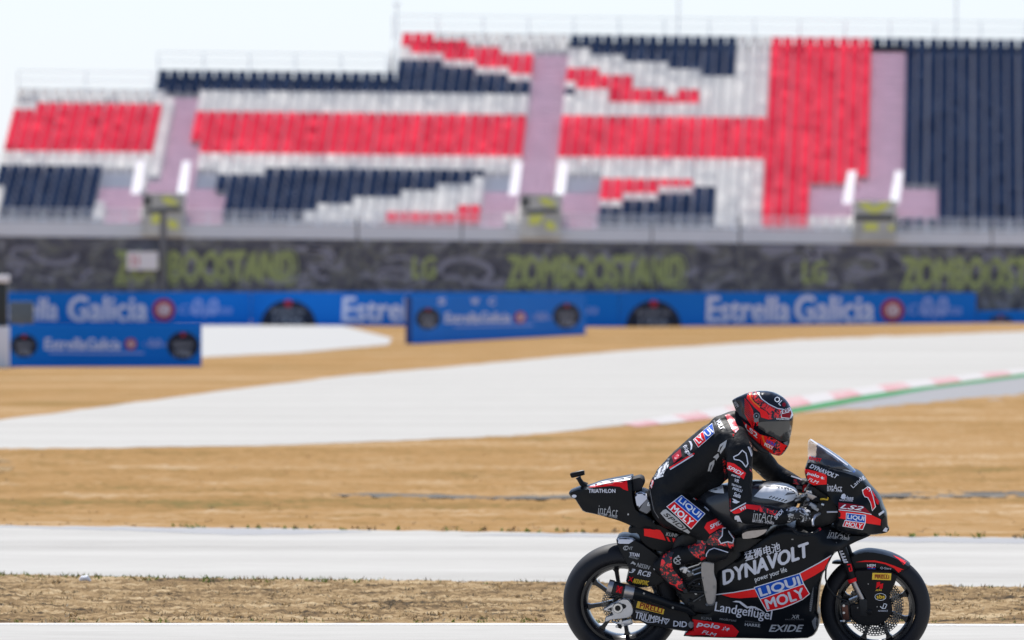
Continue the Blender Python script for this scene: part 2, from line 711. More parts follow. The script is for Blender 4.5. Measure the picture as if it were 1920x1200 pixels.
M['runoff'] = ground_mat('grey_runoff', [(0.25, (0.20, 0.20, 0.205)), (0.75, (0.24, 0.24, 0.245))], 0.5, 0.3, fine=6, bump=0.1)
M['stony'] = ground_mat('stony_strip', [(0.36, (0.045, 0.043, 0.042)), (0.5, (0.11, 0.105, 0.098)), (0.64, (0.24, 0.21, 0.17))], 0.8, 0.5, fine=7, bump=0.4)
M['edgegrey'] = mat('dark_patch', (0.19, 0.19, 0.195), 0.85, var=(3, 0.2))  # darker grey for the bands along the service road's far edge
M['linewhite'] = mat('line_paint', (0.39, 0.388, 0.38), 0.7, var=(6, 0.12))
M['kerbred'] = mat('kerb_red', (0.37, 0.22, 0.23), 0.7, var=(2, 0.15))
M['kerbgreen'] = mat('kerb_green', (0.055, 0.20, 0.095), 0.9, 0, 0, 0.0, var=(2, 0.15))


def sheet(name, pts, m, z, jit=0.0, step=18, kind='structure', zl=0.0):
    """a flat ground sheet from its outline; jit roughens the outline (pixels of the photo)"""
    P = []
    for i, p in enumerate(pts):
        p2 = pts[(i + 1) % len(pts)]
        nn = max(1, int(math.hypot(p2[0] - p[0], p2[1] - p[1]) / step))
        for j in range(nn):
            x, y = p[0] + (p2[0] - p[0]) * j / nn, p[1] + (p2[1] - p[1]) * j / nn
            if jit:
                y += jit * (noise.noise((x * .03, y * .05, 1.3)) + 0.5 * noise.noise((x * .11, y * .1, 4.3)))
            P.append((x, y))
    W = [gnd(x, y, z) for x, y in P]
    vs, es, fs, *_ = delaunay_2d_cdt([Vector((w.x, w.y)) for w in W], [(i, (i + 1) % len(W)) for i in range(len(W))], [], 1, 1e-6)
    p = Part()
    p.add([(v[0], v[1], z) for v in vs], [tuple(f) for f in fs], m, False)
    o = p.obj(name)
    tag(o, kind=kind)
    return o


g = Part()
xs = [-2500, -600, -150, -40, 0, 40, 150, 600, 2500]
ys = [-200, -60, 0, 40, 80, 150, 300, 420, 900, 3500]
g.add([(x, y, 0) for y in ys for x in xs], [(j * 9 + i, j * 9 + i + 1, j * 9 + i + 10, j * 9 + i + 9) for j in range(9) for i in range(8)], 'drygrass', False)
tag(g.obj('ground'), kind='structure')



def turf(name, top, bot, m, nx, ny, amp, base, sx, sy, seed):
    """lumpy dry ground between two outlines"""
    V = []
    for j in range(ny + 1):
        t_ = j / ny
        for i in range(nx + 1):
            px = -420 + 2760 * i / nx
            a, b = gnd(px, top(px)), gnd(px, bot(px))
            w = a.lerp(b, t_)
            n = noise.noise((w.x * sx, w.y * sy, seed)) + .6 * noise.noise((w.x * sx * 2.7, w.y * sy * 2.7, seed + 5)) + .7 * noise.noise((w.x * sx * 6, w.y * sy * 6, seed + 9))
            edge = min(1, min(t_, 1 - t_) * 14)
            V.append((w.x, w.y, base + amp * max(-.55, n) * edge + amp * .45 * edge))
    F = [(j * (nx + 1) + i, j * (nx + 1) + i + 1, (j + 1) * (nx + 1) + i + 1, (j + 1) * (nx + 1) + i) for j in range(ny) for i in range(nx)]
    p = Part()
    p.add(V, [f[::-1] for f in F], m, True)
    return tag(p.obj(name, sharp=180), kind='structure')


def jn(x, s_, a):
    return a * (noise.noise((x * .03, s_, 1.3)) + .6 * noise.noise((x * .11, s_, 4.3)))


vt = lambda x: 1078 + 7 * min(1, max(-2, x / 300)) + 18 * max(0, (x - 300) / 1620) - 1.5
turf('verge', lambda x: vt(x) + jn(x, 2.2, 1.2), lambda x: 1170 + jn(x, 5.1, .5), 'verge', 760, 190, .022, 0.002, 5.0, 2.0, 3.0)
turf('dry_field', lambda x: 840 - max(0, x - 500) * .055 - max(0, x - 1170) * .035, lambda x: 986 + x * .0122 + jn(x, 9.1, 1.4), 'drygrass', 520, 240, .024, 0.002, 2.2, 0.6, 7.0)
t = Part()
t.add([(-300, -150, 0.003), (300, -150, 0.003)] + [tuple(gnd(x, y, 0.003)) for x, y in [(2600 * 8, 1170), (2600, 1170), (1920, 1170), (0, 1168), (-700, 1167), (-700 * 20, 1150)]], [tuple(range(8))], 'asphalt', False)
tag(t.obj('racetrack'), kind='structure')
sheet('track_edge_line', [(-900, 1165.7), (0, 1168), (960, 1168.5), (1920, 1170), (2600, 1171), (2600, 1174.2), (1920, 1173.2), (960, 1171.5), (0, 1171), (-900, 1169)], 'linewhite', 0.0045, 0.3)
sheet('service_road', [(-700, 975), (0, 985), (480, 990), (960, 998), (1400, 1004), (1920, 1008), (2600, 1014), (2600, 1109), (1920, 1101), (960, 1093), (600, 1090), (300, 1084), (0, 1078), (-700, 1064)], 'asphalt', 0.003, 1.6)
sheet('road_edge_band', [(-300, 984), (100, 986.5), (460, 991), (700, 996), (560, 1002), (440, 1003), (300, 997), (80, 990)], 'edgegrey', 0.0045, 1.0)
sheet('road_edge_band', [(860, 1004), (1000, 1000), (1400, 1005), (1920, 1009), (2500, 1015), (2500, 1026), (1920, 1019), (1700, 1017), (1400, 1011), (1040, 1006)], 'edgegrey', 0.0045, 1.0)
sheet('racetrack_loop', [(-900, 905), (-300, 830), (0, 787), (150, 768), (400, 735), (640, 705), (900, 682), (1200, 655), (1500, 637), (1920, 621), (2600, 603), (2600, 640), (2400, 655), (1920, 696), (1700, 722), (1480, 756), (1300, 783), (1170, 797), (960, 818), (500, 835), (0, 843), (-900, 860)], 'asphalt', 0.004, 1.5)
sheet('run_off', [(1480, 778), (1600, 755), (1750, 728), (1920, 706), (2600, 620), (2600, 668), (1920, 746), (1700, 762), (1530, 779)], 'runoff', 0.004, 1.0)
sheet('run_off', [(330, 609), (470, 608.5), (640, 610), (735, 634), (728, 646), (560, 661), (330, 672)], 'concrete', 0.005, 0.8)
sheet('stony_track', [(620, 928), (700, 925), (860, 928), (1060, 929), (1400, 925), (1700, 924), (1920, 922), (2600, 919), (2600, 931), (1920, 932), (1500, 933), (1060, 935), (800, 934), (690, 931)], 'stony', 0.021, 3.0)
sheet('pale_patch', [(-200, 856), (0, 859), (16, 864), (30, 872), (20, 882), (0, 887), (-200, 890)], 'verge', 0.016, 2.0)

# kerb: red and white blocks with a green band behind it
up = [(1165, 794), (1300, 772), (1400, 757), (1480, 745), (1600, 729), (1700, 715), (1920, 691), (2600, 617)]
lo = [(1195, 800), (1310, 787), (1410, 775), (1490, 764), (1600, 744), (1700, 729), (1920, 700), (2600, 622)]


def lerp_path(P, n):
    out = []
    X0, X1 = P[0][0], P[-1][0]
    for i in range(n + 1):
        x = X0 + (X1 - X0) * i / n
        for a, b in zip(P, P[1:]):
            if a[0] <= x <= b[0] + 1e-6:
                out.append((x, a[1] + (b[1] - a[1]) * (x - a[0]) / (b[0] - a[0])))
                break
    return out


M['kerbred'] = ground_mat('faded_kerb_red', [(0.43, (0.36, 0.33, 0.33)), (0.47, (0.36, 0.17, 0.18)), (0.53, (0.36, 0.19, 0.20)), (0.57, (0.37, 0.33, 0.33))], 0.9, 0.6, fine=3, bump=0.1)
M['kerbwhite'] = ground_mat('faded_kerb_white', [(0.43, (0.37, 0.365, 0.36)), (0.48, (0.37, 0.20, 0.205)), (0.52, (0.37, 0.22, 0.225)), (0.57, (0.38, 0.375, 0.37))], 0.6, 0.5, fine=3, bump=0.1)
M['kerbpale'] = mat('faded_kerb_pale', (0.345, 0.33, 0.325), 0.9, 0, 0, 0.05, var=(1.5, 0.1))
k = Part()
U, L = lerp_path(up, 90), lerp_path(lo, 90)
for i in range(90):
    taper = min(1, i / 12)
    md = [tuple(L[q][t] + (U[q][t] - L[q][t]) * (.42 + .08 * math.sin(q * .9)) for t in (0, 1)) for q in (i, i + 1)]
    a, b, e, f, c, d = [gnd(*q, 0.008) for q in (L[i], L[i + 1], md[1], md[0], U[i + 1], U[i])]
    h = Vector((0, 0, 0.014 * taper))
    blk = 'kerbred' if (i // 3) % 2 == 0 else 'kerbpale'
    k.add([a, b, e + h, f + h], [(0, 1, 2, 3)], blk, False)
    k.add([f + h, e + h, c, d], [(0, 1, 2, 3)], 'kerbwhite' if blk == 'kerbred' else 'kerbpale', False)
tag(k.obj('kerb'), kind='structure')
sheet('green_kerb_band', [(1470, 768), (1490, 765), (1600, 745), (1700, 730), (1920, 701), (2600, 623), (2600, 629), (1920, 706), (1750, 728), (1600, 753), (1480, 775)], 'kerbgreen', 0.010, 0.6)

# ------------------------------------------------------------------ dry tufts
M['straw'] = mat('straw', (0.36, 0.27, 0.15), 0.8)
M['straw2'] = mat('bleached_straw', (0.44, 0.37, 0.25), 0.8)
M['straw3'] = mat('brown_stalk', (0.12, 0.09, 0.05), 0.8)
M['green'] = mat('green_blade', (0.20, 0.25, 0.045), 0.7)
M['ochre'] = mat('ochre_straw', (0.30, 0.19, 0.08), 0.8)


def tufts(name, n, region, hmin, hmax, mats, w, seed, label_mats=None, clump=0.0):
    rnd = random.Random(seed)
    p = Part()
    acc = {m: ([], []) for m in mats}
    k = 0
    while k < n:
        px, py = region(rnd)
        o = gnd(px, py, 0.004)
        if clump and noise.noise((o.x * 0.9, o.y * 2.2, seed)) < rnd.uniform(-0.45, 0.25) * clump:
            k += 0.25
            continue
        m = rnd.choice(mats)
        for _ in range(3):
            q = o + Vector((rnd.gauss(0, .02), rnd.gauss(0, .02), 0))
            h = rnd.uniform(hmin, hmax)
            a = rnd.uniform(0, 6.28)
            lean = Vector((math.cos(a), math.sin(a), 0)) * h * rnd.uniform(0.2, 1.3)
            b = rnd.uniform(0, 6.28)
            sd_ = Vector((math.cos(b), math.sin(b), 0)) * w * rnd.uniform(.5, 1.2)
            V, F = acc[m]
            i = len(V)
            V += [q - sd_, q + sd_, q + lean + Vector((0, 0, h))]
            F.append((i, i + 1, i + 2))
        k += 1
    for m in mats:
        p.add(acc[m][0], acc[m][1], m, False)
    return tag(p.obj(name), kind='stuff')


def band(x0, x1, top, bot):
    def f(r):
        x = r.uniform(x0, x1)
        t = r.random()
        return x, top(x) + (bot(x) - top(x)) * t
    return f


rb = lambda x: 1078 + 7 * min(1, max(0, x / 300)) + 18 * max(0, min(1, (x - 300) / 1620)) + (x - 1920) * .01 * (x > 1920)
tufts('dry_grass', 5000, band(-150, 2070, lambda x: rb(x) + 6, lambda x: 1166), 0.008, 0.030, ['straw', 'straw', 'straw2', 'straw2', 'ochre', 'straw3'], 0.007, 3, clump=1)
tufts('green_grass', 330, band(-150, 700, lambda x: rb(x) - 1, lambda x: rb(x) + 7), 0.012, 0.04, ['green', 'green', 'ochre'], 0.010, 4, clump=2)
tufts('green_grass', 160, band(600, 2070, lambda x: rb(x) - 0.5, lambda x: rb(x) + 4), 0.01, 0.04, ['green', 'straw3', 'straw'], 0.008, 14, clump=2)
tufts('green_grass', 160, band(-150, 2070, lambda x: 1161, lambda x: 1168), 0.008, 0.03, ['green', 'green', 'straw'], 0.009, 5, clump=3)
rt = lambda x: 985 + x * .0125
tufts('green_grass', 80, band(330, 2070, lambda x: rt(x) - 3, lambda x: rt(x) + 1), 0.015, 0.045, ['green', 'green', 'ochre'], 0.016, 6, clump=3)
tufts('dry_grass', 1200, band(-150, 2070, lambda x: 848 - max(0, x - 960) * .095, lambda x: rt(x) - 1), 0.004, 0.014, ['ochre', 'ochre', 'straw'], 0.016, 8)

# small litter on the verge
wl = Part()
c = gnd(159, 1088, 0.03)
bm_ = Part()
wl.tube([c + Vector((-.035, 0, 0)), c + Vector((-.02, 0, .012)), c + Vector((.015, 0, .016)), c + Vector((.04, 0, -.005))], [.008, .018, .02, .006], 'white', 9)
o = wl.obj('stone')
tag(o, 'small white stone lying at the road edge of the scorched grass verge', 'stone')

# ------------------------------------------------------------------ grandstand
Y0, RD, RR, SHX, SLOPE = 348.0, 0.75, 0.2635, 0.041, 0.011
ZF = aty(960, 428, Y0).z
M['sred'] = mat('red_seat', (0.72, 0.022, 0.06), 0.30)
M['swhite'] = mat('white_seat', (0.66, 0.64, 0.61), 0.40)
M['snavy'] = mat('navy_seat', (0.018, 0.030, 0.066), 0.24)
M['polycarb'] = mat('white_polycarbonate', (0.85, 0.85, 0.87), 0.5)
for _m, _t in (('polycarb', (0.9, 0.9, 0.92)), ('sred', (0.95, 0.07, 0.12)), ('swhite', (0.8, 0.78, 0.74)), ('snavy', (0.028, 0.046, 0.10))):   # thin moulded plastic lets some light through
    _nt = M[_m].node_tree
    _tr = _nt.nodes.new('ShaderNodeBsdfTranslucent')
    _tr.inputs[0].default_value = (*_t, 1)
    _mx = _nt.nodes.new('ShaderNodeMixShader')
    _mx.inputs[0].default_value = 0.5
    _nt.links.new(_nt.nodes['Principled BSDF'].outputs[0], _mx.inputs[1])
    _nt.links.new(_tr.outputs[0], _mx.inputs[2])
    _nt.links.new(_mx.outputs[0], _nt.nodes['Material Output'].inputs[0])
M['mauve'] = mat('mauve_bench_boards', (0.66, 0.48, 0.53), 0.8, 0, 0, 0.1, var=(1.5, 0.15))
M['land'] = mat('landing_grey', (0.56, 0.55, 0.57), 0.9)
M['terr'] = mat('terrace_concrete', (0.55, 0.54, 0.56), 0.85, var=(1.5, 0.15))
M['pale'] = mat('pale_steel', (0.80, 0.84, 0.87), 0.5)
M['whitepanel'] = mat('white_panel', (0.85, 0.84, 0.86), 0.5)

M['greysteel'] = mat('grey_steel', (0.25, 0.26, 0.28), 0.5, 0.3)
M['parapet'] = mat('pale_parapet', (0.78, 0.81, 0.85), 0.7, var=(0.8, 0.08))


def sp(xb, j, dz=0.0, dy=0.0):
    y = Y0 + RD * j + dy
    x = xb + SHX * (RD * j + dy)
    return Vector((x, y, ZF + RR * j + dz - SLOPE * x))


NB = {'a': 18, 'b': 21, 'c': 27}
XA = aty(2, 300, Y0 + 6).x - SHX * 6
XB = aty(290, 160, Y0 + 14).x - SHX * 14
XC = aty(730, 110, Y0 + 17.5).x - SHX * 17.5
cols = []
x = XA
i = 0
while x < 24:
    cols.append((x, i))
    x += 0.418 + (0.026 if i % 4 == 3 else 0)
    i += 1


def rows_at(xb):
    return 18 if xb < XB else (21 if xb < XC else 27)


def T(k, *pts):
    ox, sx = {1: 0, 2: 640, 3: 1280}[k], 2.609
    return [(ox + a / sx, b / sx) for a, b in pts]


def rect(x0, y0, x1, y1):
    return [(x0, y0), (x1, y0), (x1, y1), (x0, y1)]


def stair(tops, bots):
    return tops + bots[::-1]


AISLE = [T(1, (838, 430), (1002, 430), (940, 800), (925, 940), (700, 940), (785, 800)), T(2, (958, 230), (1133, 230), (1062, 810), (1050, 960), (875, 960), (893, 810)), T(3, (933, 235), (1107, 235), (1070, 830), (1040, 980), (850, 980), (890, 830)),
         rect(190, 338, 262, 400), rect(342, 338, 414, 402), rect(910, 345, 972, 406), rect(1046, 345, 1131, 408), rect(1527, 337, 1608, 412), rect(1680, 337, 1757, 414)]
LAND = [rect(193, 314, 250, 338), rect(352, 314, 416, 338), rect(908, 322, 966, 346), rect(1062, 322, 1131, 346)]
PAT = [
    ('w', rect(-200, 0, 2200, 470)),
    ('r', rect(-200, 199, 2200, 205) if False else [(0, 199), (312, 199), (296, 288), (0, 288)]),
    ('n', [(0, 315), (194, 315), (185, 398), (0, 398)]),
    ('n', rect(300, 100, 745, 176)),
    ('r', [(376, 203), (640, 206), (1000, 211), (985, 294), (640, 292), (360, 288)]),
    ('n', [(418, 321), (908, 321), (905, 333), (886, 333), (886, 347), (812, 347), (812, 360), (743, 360), (743, 374), (672, 374), (672, 386), (605, 386), (605, 402), (410, 402)]),
    ('n', rect(420, 400, 540, 426)), ('n', rect(-50, 400, 185, 426)),
    ('r', [(722, 402), (790, 402), (790, 392), (860, 395), (860, 380), (905, 380), (903, 428), (722, 428)]),
    ('n', [(745, 107), (767, 107), (767, 118), (825, 118), (825, 128), (889, 128), (889, 141), (954, 141), (954, 156), (1000, 156), (1000, 180), (745, 177)]),
    ('r', T(2, (285, 100), (345, 100), (345, 175), (445, 175), (445, 197), (615, 197), (615, 236), (780, 236), (780, 272), (950, 272), (950, 375), (830, 375), (830, 342), (660, 342), (660, 302), (490, 302), (490, 262), (345, 262), (345, 225), (285, 225))),
    ('n', [(993, 60), (1065, 60), (1065, 90), (1115, 90), (1115, 103), (1180, 103), (1180, 117), (1244, 117), (1244, 131), (1307, 131), (1307, 147), (1372, 147), (1378, 60)]),
    ('r', [(1066, 132), (1125, 132), (1125, 147), (1194, 147), (1194, 161), (1257, 161), (1257, 174), (1320, 174), (1320, 188), (1146, 188), (1146, 170), (1088, 170), (1088, 158), (1066, 158)]),
    ('n', rect(1060, 169, 1087, 182)),
    ('r', [(1064, 214), (1445, 219), (1440, 300), (1046, 298)]),
    ('r', [(1449, 60), (1640, 60), (1620, 337), (1530, 337), (1524, 414), (1614, 414), (1612, 440), (1414, 440), (1420, 412)]),
    ('r', [(1134, 330), (1307, 330), (1307, 345), (1242, 345), (1242, 357), (1173, 357), (1173, 369), (1132, 369)]),
    ('n', [(1129, 383), (1173, 383), (1173, 373), (1242, 373), (1242, 360), (1306, 360), (1306, 347), (1352, 347), (1347, 412), (1128, 412)]),
    ('n', rect(1046, 412, 1345, 430)),
    ('n', [(1638, 60), (1990, 60), (1990, 440), (1757, 440), (1757, 337), (1692, 337), (1700, 95), (1638, 92)]),
    ('n', rect(1676, 414, 1990, 440)),
]


def seat_col(px, py):
    for a in AISLE:
        if inside(a, px, py):
            return 'm'
    for a in LAND:
        if inside(a, px, py):
            return 'l'
    c = 'w'
    for k_, poly in PAT:
        if inside(poly, px, py):
            c = k_
    return c


stand = empty('grandstand', Matrix.Translation((0, Y0 + 8, 0)))
tag(stand, 'long tiered grandstand of red, white and navy seats behind the dark graffiti fence', 'grandstand')


def sobj(p, name, kind=None):
    off = Vector((0, Y0 + 8, 0))
    p.V = [v - off for v in p.V]
    o = p.obj(name, stand)
    if kind:
        o['kind'] = kind
    return o


terr = Part()
seats = []
for ci in range(len(cols) - 1):
    xb, xb2 = cols[ci][0], cols[ci + 1][0]
    nr = rows_at(xb)
    for j in range(nr):
        c = sp((xb + xb2) / 2, j, 0.42, RD * .5)
        kx, ky = topix(c)
        kk = seat_col(kx, ky)
        mm = {'m': 'mauve', 'l': 'land'}.get(kk, 'terr')
        a = [sp(xb, j), sp(xb2, j), sp(xb2, j, 0, RD), sp(xb, j, 0, RD), sp(xb2, j, RR, RD), sp(xb, j, RR, RD)]
        terr.add(a, [(0, 1, 2, 3), (3, 2, 4, 5)], mm, False)
        if kk in 'rwn':
            seats.append((j, ci, kk, (kx, ky)))
        elif kk == 'm':               # bench boards over the steps
            b0 = sp(xb, j, 0.12, 0.22); b1 = sp(xb2, j, 0.12, 0.22)
            terr.add([b0, b1, sp(xb2, j, 0.14, RD), sp(xb, j, 0.14, RD), sp(xb, j, 0.0, 0.2), sp(xb2, j, 0.0, 0.2)], [(0, 1, 2, 3), (4, 5, 1, 0)], 'mauve', False)
    # rear wall
    t0, t1 = sp(xb, nr), sp(xb2, nr)
    terr.add([t0, t1, Vector((t1.x, t1.y, 0)), Vector((t0.x, t0.y, 0))], [(0, 1, 2, 3)], 'terr', False)
for xe, nr in ((XA, 18), (XB, 21), (XC, 27), (cols[-1][0], 27)):
    V = []
    for j in range(nr):
        V += [sp(xe, j), sp(xe, j, 0, RD)]
    V.append(sp(xe, nr))
    e = V[-1]
    f0 = V[0]
    V += [Vector((e.x, e.y, 0)), Vector((f0.x, f0.y, 0))]
    terr.add(V, [tuple(range(len(V)))], 'parapet', False)
sobj(terr, 'terrace')

SB = {'r': 'sred', 'w': 'swhite', 'n': 'snavy'}


def add_seat(p, base, m, rnd):
    w, rl = 0.182, rnd.gauss(0, 0.06)
    tl = 0.22 + rnd.gauss(0, 0.07)
    V = []
    # shell: pan front lip, pan, bend, back top, with thickness
    prof = [(0.00, 0.30), (0.02, 0.34), (0.30, 0.31), (0.36, 0.34), (0.36 + tl * .2, 0.50), (0.36 + tl * .38, 0.66)]
    for s_ in (-1, -.5, .5, 1):
        for (dy, dz) in prof:
            cv = 0.03 if abs(s_) == 1 else 0
            V.append(base + Vector((s_ * w, dy - (cv if dz > .4 else 0), dz - .10 + s_ * rl * .05 + (cv * .5 if dz < .4 else 0))))
    F = []
    n = len(prof)
    for a in range(3):
        for b in range(n - 1):
            F.append((a * n + b, (a + 1) * n + b, (a + 1) * n + b + 1, a * n + b + 1))
    p.add(V, F, m, True)
    # pedestal
    q = base + Vector((0, .22, 0))
    p.add([q + Vector((-.03, 0, 0)), q + Vector((.03, 0, 0)), q + Vector((.03, 0, .22)), q + Vector((-.03, 0, .22))], [(0, 1, 2, 3)], 'greysteel', False)


order = sorted(seats, key=lambda s: (s[0] < 2, s[0], abs(s[3][0] - 960)))
single = [s for s in order if -10 < s[3][0] < 1930][:100]
sset = set((s[0], s[1]) for s in single)
rest = Part()
rnd = random.Random(5)
for j, ci, kk, pxy in seats:
    base = sp((cols[ci][0] + cols[ci][0] + 0.412) / 2, j, 0, 0.14)
    if (j, ci) in sset:
        p1 = Part()
        add_seat(p1, base, SB[kk], rnd)
        sobj(p1, 'seat')
    else:
        add_seat(rest, base, SB[kk], rnd)
sobj(rest, 'seats', 'stuff')

# railings along the top of each tier
for x0, x1, nr in ((XA, XB, 18), (XB, XC, 21), (XC, 23.8, 27)):
    p = Part()
    n = int((x1 - x0) / 1.7)
    for i in range(n + 1):
        x = x0 + (x1 - x0) * i / n
        a = sp(x, nr)
        p.tube([a, a + Vector((0, 0, 0.95))], 0.022, 'pale', 6)
    for hz in (0.30, 0.62, 0.95):
        p.tube([sp(x0, nr, hz), sp(x1, nr, hz)], 0.016, 'pale', 6)
    sobj(p, 'top_railing')

# parapet and front railing
p = Part()
for i in range(24):
    x0, x1 = XA - 2 + (47 * i / 24), XA - 2 + 47 * (i + 1) / 24
    za, zb = ZF - SLOPE * x0 + .02, ZF - SLOPE * x1 + .02
    p.add([(x0, Y0 - .5, 0), (x1, Y0 - .5, 0), (x1, Y0 - .5, zb), (x0, Y0 - .5, za), (x1, Y0 - .2, zb), (x0, Y0 - .2, za)], [(0, 1, 2, 3), (3, 2, 4, 5)], 'parapet', False)
sobj(p, 'parapet')
p = Part()
for hz in (0.14, 0.27, 0.4, 0.52):
    p.tube([Vector((XA - 2, Y0 - .35, ZF - SLOPE * (XA - 2) + hz)), Vector((XA + 45, Y0 - .35, ZF - SLOPE * (XA + 45) + hz))], 0.018, 'pale', 6)
for i in range(48):
    x = XA - 2 + i
    p.tube([Vector((x, Y0 - .35, ZF - SLOPE * x - .02)), Vector((x, Y0 - .35, ZF - SLOPE * x + .54))], 0.025, 'pale', 6)
sobj(p, 'front_railing')

# entrance portals with banners and white stair screens
M['ban_g'] = mat('banner_lime', (0.78, 0.82, 0.18), 0.7)
M['ban_d'] = mat('banner_grey', (0.55, 0.56, 0.52), 0.7, var=(1.3, 0.6))
M['ban_k'] = mat('banner_black', (0.10, 0.11, 0.11), 0.7)
PORT = [(266, 344, 362, 442, 0), (974, 1052, 364, 446, 1), (1600, 1680, 376, 452, 2)]
for x0, x1, y0, y1, kd in PORT:
    p = Part()
    p.world = True
    a, b, c_, d = [aty(*q, Y0 - .9) for q in ((x0, y1), (x1, y1), (x1 + 2, y0), (x0 + 2, y0))]
    dd = Vector((0, 2.2, 0))
    p.add([a, b, c_, d, a + dd, b + dd, c_ + dd, d + dd], [(0, 1, 2, 3), (1, 5, 6, 2), (4, 0, 3, 7), (3, 2, 6, 7)], 'ban_d', False)
    yy = Y0 - .92

    def pan(pts, m, q=0.0):
        V, F = fill2d(pts, 12)
        p.add([aty(u, v, yy - q) for u, v in V], [f for f in F], m, False)
    cx = (x0 + x1) / 2
    if kd == 2:
        arc = [(cx - 32 + 64 * i / 10, y0 + 4 + 20 * math.sin(math.pi * i / 10)) for i in range(11)]
        arc2 = [(cx + 12 - 24 * i / 6, y0 + 3 + 7 * math.sin(math.pi * i / 6)) for i in range(7)]
        pan(arc + arc2, 'ban_g')
        pan(rect(x0 + 2, y0 + 26, x1 - 4, y0 + 38), 'ban_k')
        pan(rect(x0 + 20, y0 + 42, x0 + 46, y1 - 20), 'ban_g')
        pan(rect(x0 + 66, y0 + 46, x0 + 76, y1 - 20), 'ban_g')
    else:
        pan([(cx - 4, y0 + 8), (cx + 12, y0 + 6), (cx + 30, y0 + 18), (cx + 26, y0 + 24), (cx + 6, y0 + 20)], 'ban_g')
        pan(rect(x0 + 3, y0 + 5, x0 + 18, y0 + 24), 'ban_k')
        pan([(x0 + 8, y0 + 30), (x1 - 6, y0 + 26), (x1 - 6, y0 + 34), (x0 + 8, y0 + 38)], 'ban_k', .004)
        pan([(cx - 20, y0 + 40), (cx + 6, y0 + 38), (cx, y0 + 56), (cx - 22, y0 + 58)], 'ban_g')
        pan([(cx + 8, y0 + 48), (cx + 26, y0 + 52), (cx + 30, y0 + 68), (cx + 12, y0 + 66)], 'ban_g')
    sobj(p, 'portal_banner')
    for (ua, ub) in (((x0 - 21, x0 - 3), (x0 - 10, x0 + 6)), ((x1 - 12, x1 + 6), (x1 - 2, x1 + 14))):
        p = Part()
        yb = y0 + (2 if kd != 2 else 6)
        q = [aty(u, v, Y0 + .7) for u, v in ((ua[0], yb), (ua[1], yb), (ub[1], yb - 62), (ub[0], yb - 62))]
        p.add(q + [v + Vector((0, .02, 0)) for v in q], [(0, 1, 2, 3)], 'polycarb', False)
        sobj(p, 'stair_screen')

# masts behind the stand
for px, py0, lab in ((1272, -60, 'thin pale mast rising behind the stepped red wedge of seats'), (1793, -60, 'thin pale mast rising behind the right hand block of navy seats'), (744, 8, 'short mast with a small head at the step in the stand roofline')):
    p = Part()
    yb = Y0 + 21.5
    a = aty(px, 200, yb)
    topz = aty(px, py0, yb).z
    p.tube([Vector((a.x, yb, 0)), Vector((a.x, yb, topz))], [0.035, 0.025], 'pale', 8)
    if py0 > 0:
        p.box((a.x, yb, topz), (.22, .15, .10), 'pale', bev=.02)
    tag(p.obj('mast'), lab.replace('right hand ', 'solid '), 'mast')

# ------------------------------------------------------------------ graffiti fence
M['tarp'] = None
m = bpy.data.materials.new('graffiti_tarp')
m.use_nodes = True
nt = m.node_tree
b = nt.nodes['Principled BSDF']
b.inputs['Roughness'].default_value = 0.75
tc = nt.nodes.new('ShaderNodeTexCoord')
mp = nt.nodes.new('ShaderNodeMapping')
mp.inputs['Scale'].default_value = (1, 0.0, 1.2)
n = nt.nodes.new('ShaderNodeTexNoise')
n.inputs['Scale'].default_value = 1.1
n.inputs['Detail'].default_value = 3
n.inputs['Distortion'].default_value = 2.2
r = nt.nodes.new('ShaderNodeValToRGB')
r.color_ramp.elements[0].position = 0.36
r.color_ramp.elements[0].color = (0.065, 0.069, 0.088, 1)
r.color_ramp.elements[1].position = 0.66
r.color_ramp.elements[1].color = (0.25, 0.26, 0.32, 1)
e = r.color_ramp.elements.new(0.5)
e.color = (0.115, 0.12, 0.148, 1)
e = r.color_ramp.elements.new(0.57)
e.color = (0.17, 0.18, 0.15, 1)
nt.links.new(tc.outputs['Object'], mp.inputs[0])
nt.links.new(mp.outputs[0], n.inputs['Vector'])
nt.links.new(n.outputs[0], r.inputs[0])
nt.links.new(r.outputs[0], b.inputs['Base Color'])
M['tarp'] = m
M['lime'] = mat('lime_spray', (0.36, 0.43, 0.17), 0.75, var=(3, 0.25))
M['spray'] = mat('grey_spray', (0.27, 0.28, 0.34), 0.8, var=(2, 0.25))
M['galv'] = mat('galvanised_post', (0.17, 0.175, 0.185), 0.6)
M['cab'] = mat('cabinet_dark', (0.018, 0.026, 0.028), 0.5)
YF = 330.0
fence = empty('debris_fence', Matrix.Translation((0, YF, 0)))
tag(fence, 'tall dark fence covering painted with lime green graffiti in front of the grandstand', 'fence')


class WPart(Part):
    """marks laid on a flat upright face, seen as the photo shows them"""
    def face(s, p0, nrm):
        s.p0, s.nrm = Vector(p0), Vector(nrm)
        return s

    def lay(s, V2, F2, m, lift=0.012, maxd=None):
        V = []
        for x, y in V2:
            d = ray(x, y)
            V.append(CAM + d * ((s.p0 - CAM).dot(s.nrm) / d.dot(s.nrm)) + s.nrm * lift)
        G = []
        for f in F2:
            a, b_, c_ = V[f[0]], V[f[1]], V[f[2]]
            G.append(f if (b_ - a).cross(c_ - a).dot(s.nrm) > 0 else tuple(f)[::-1])
        return s.add(V, G, m, False)


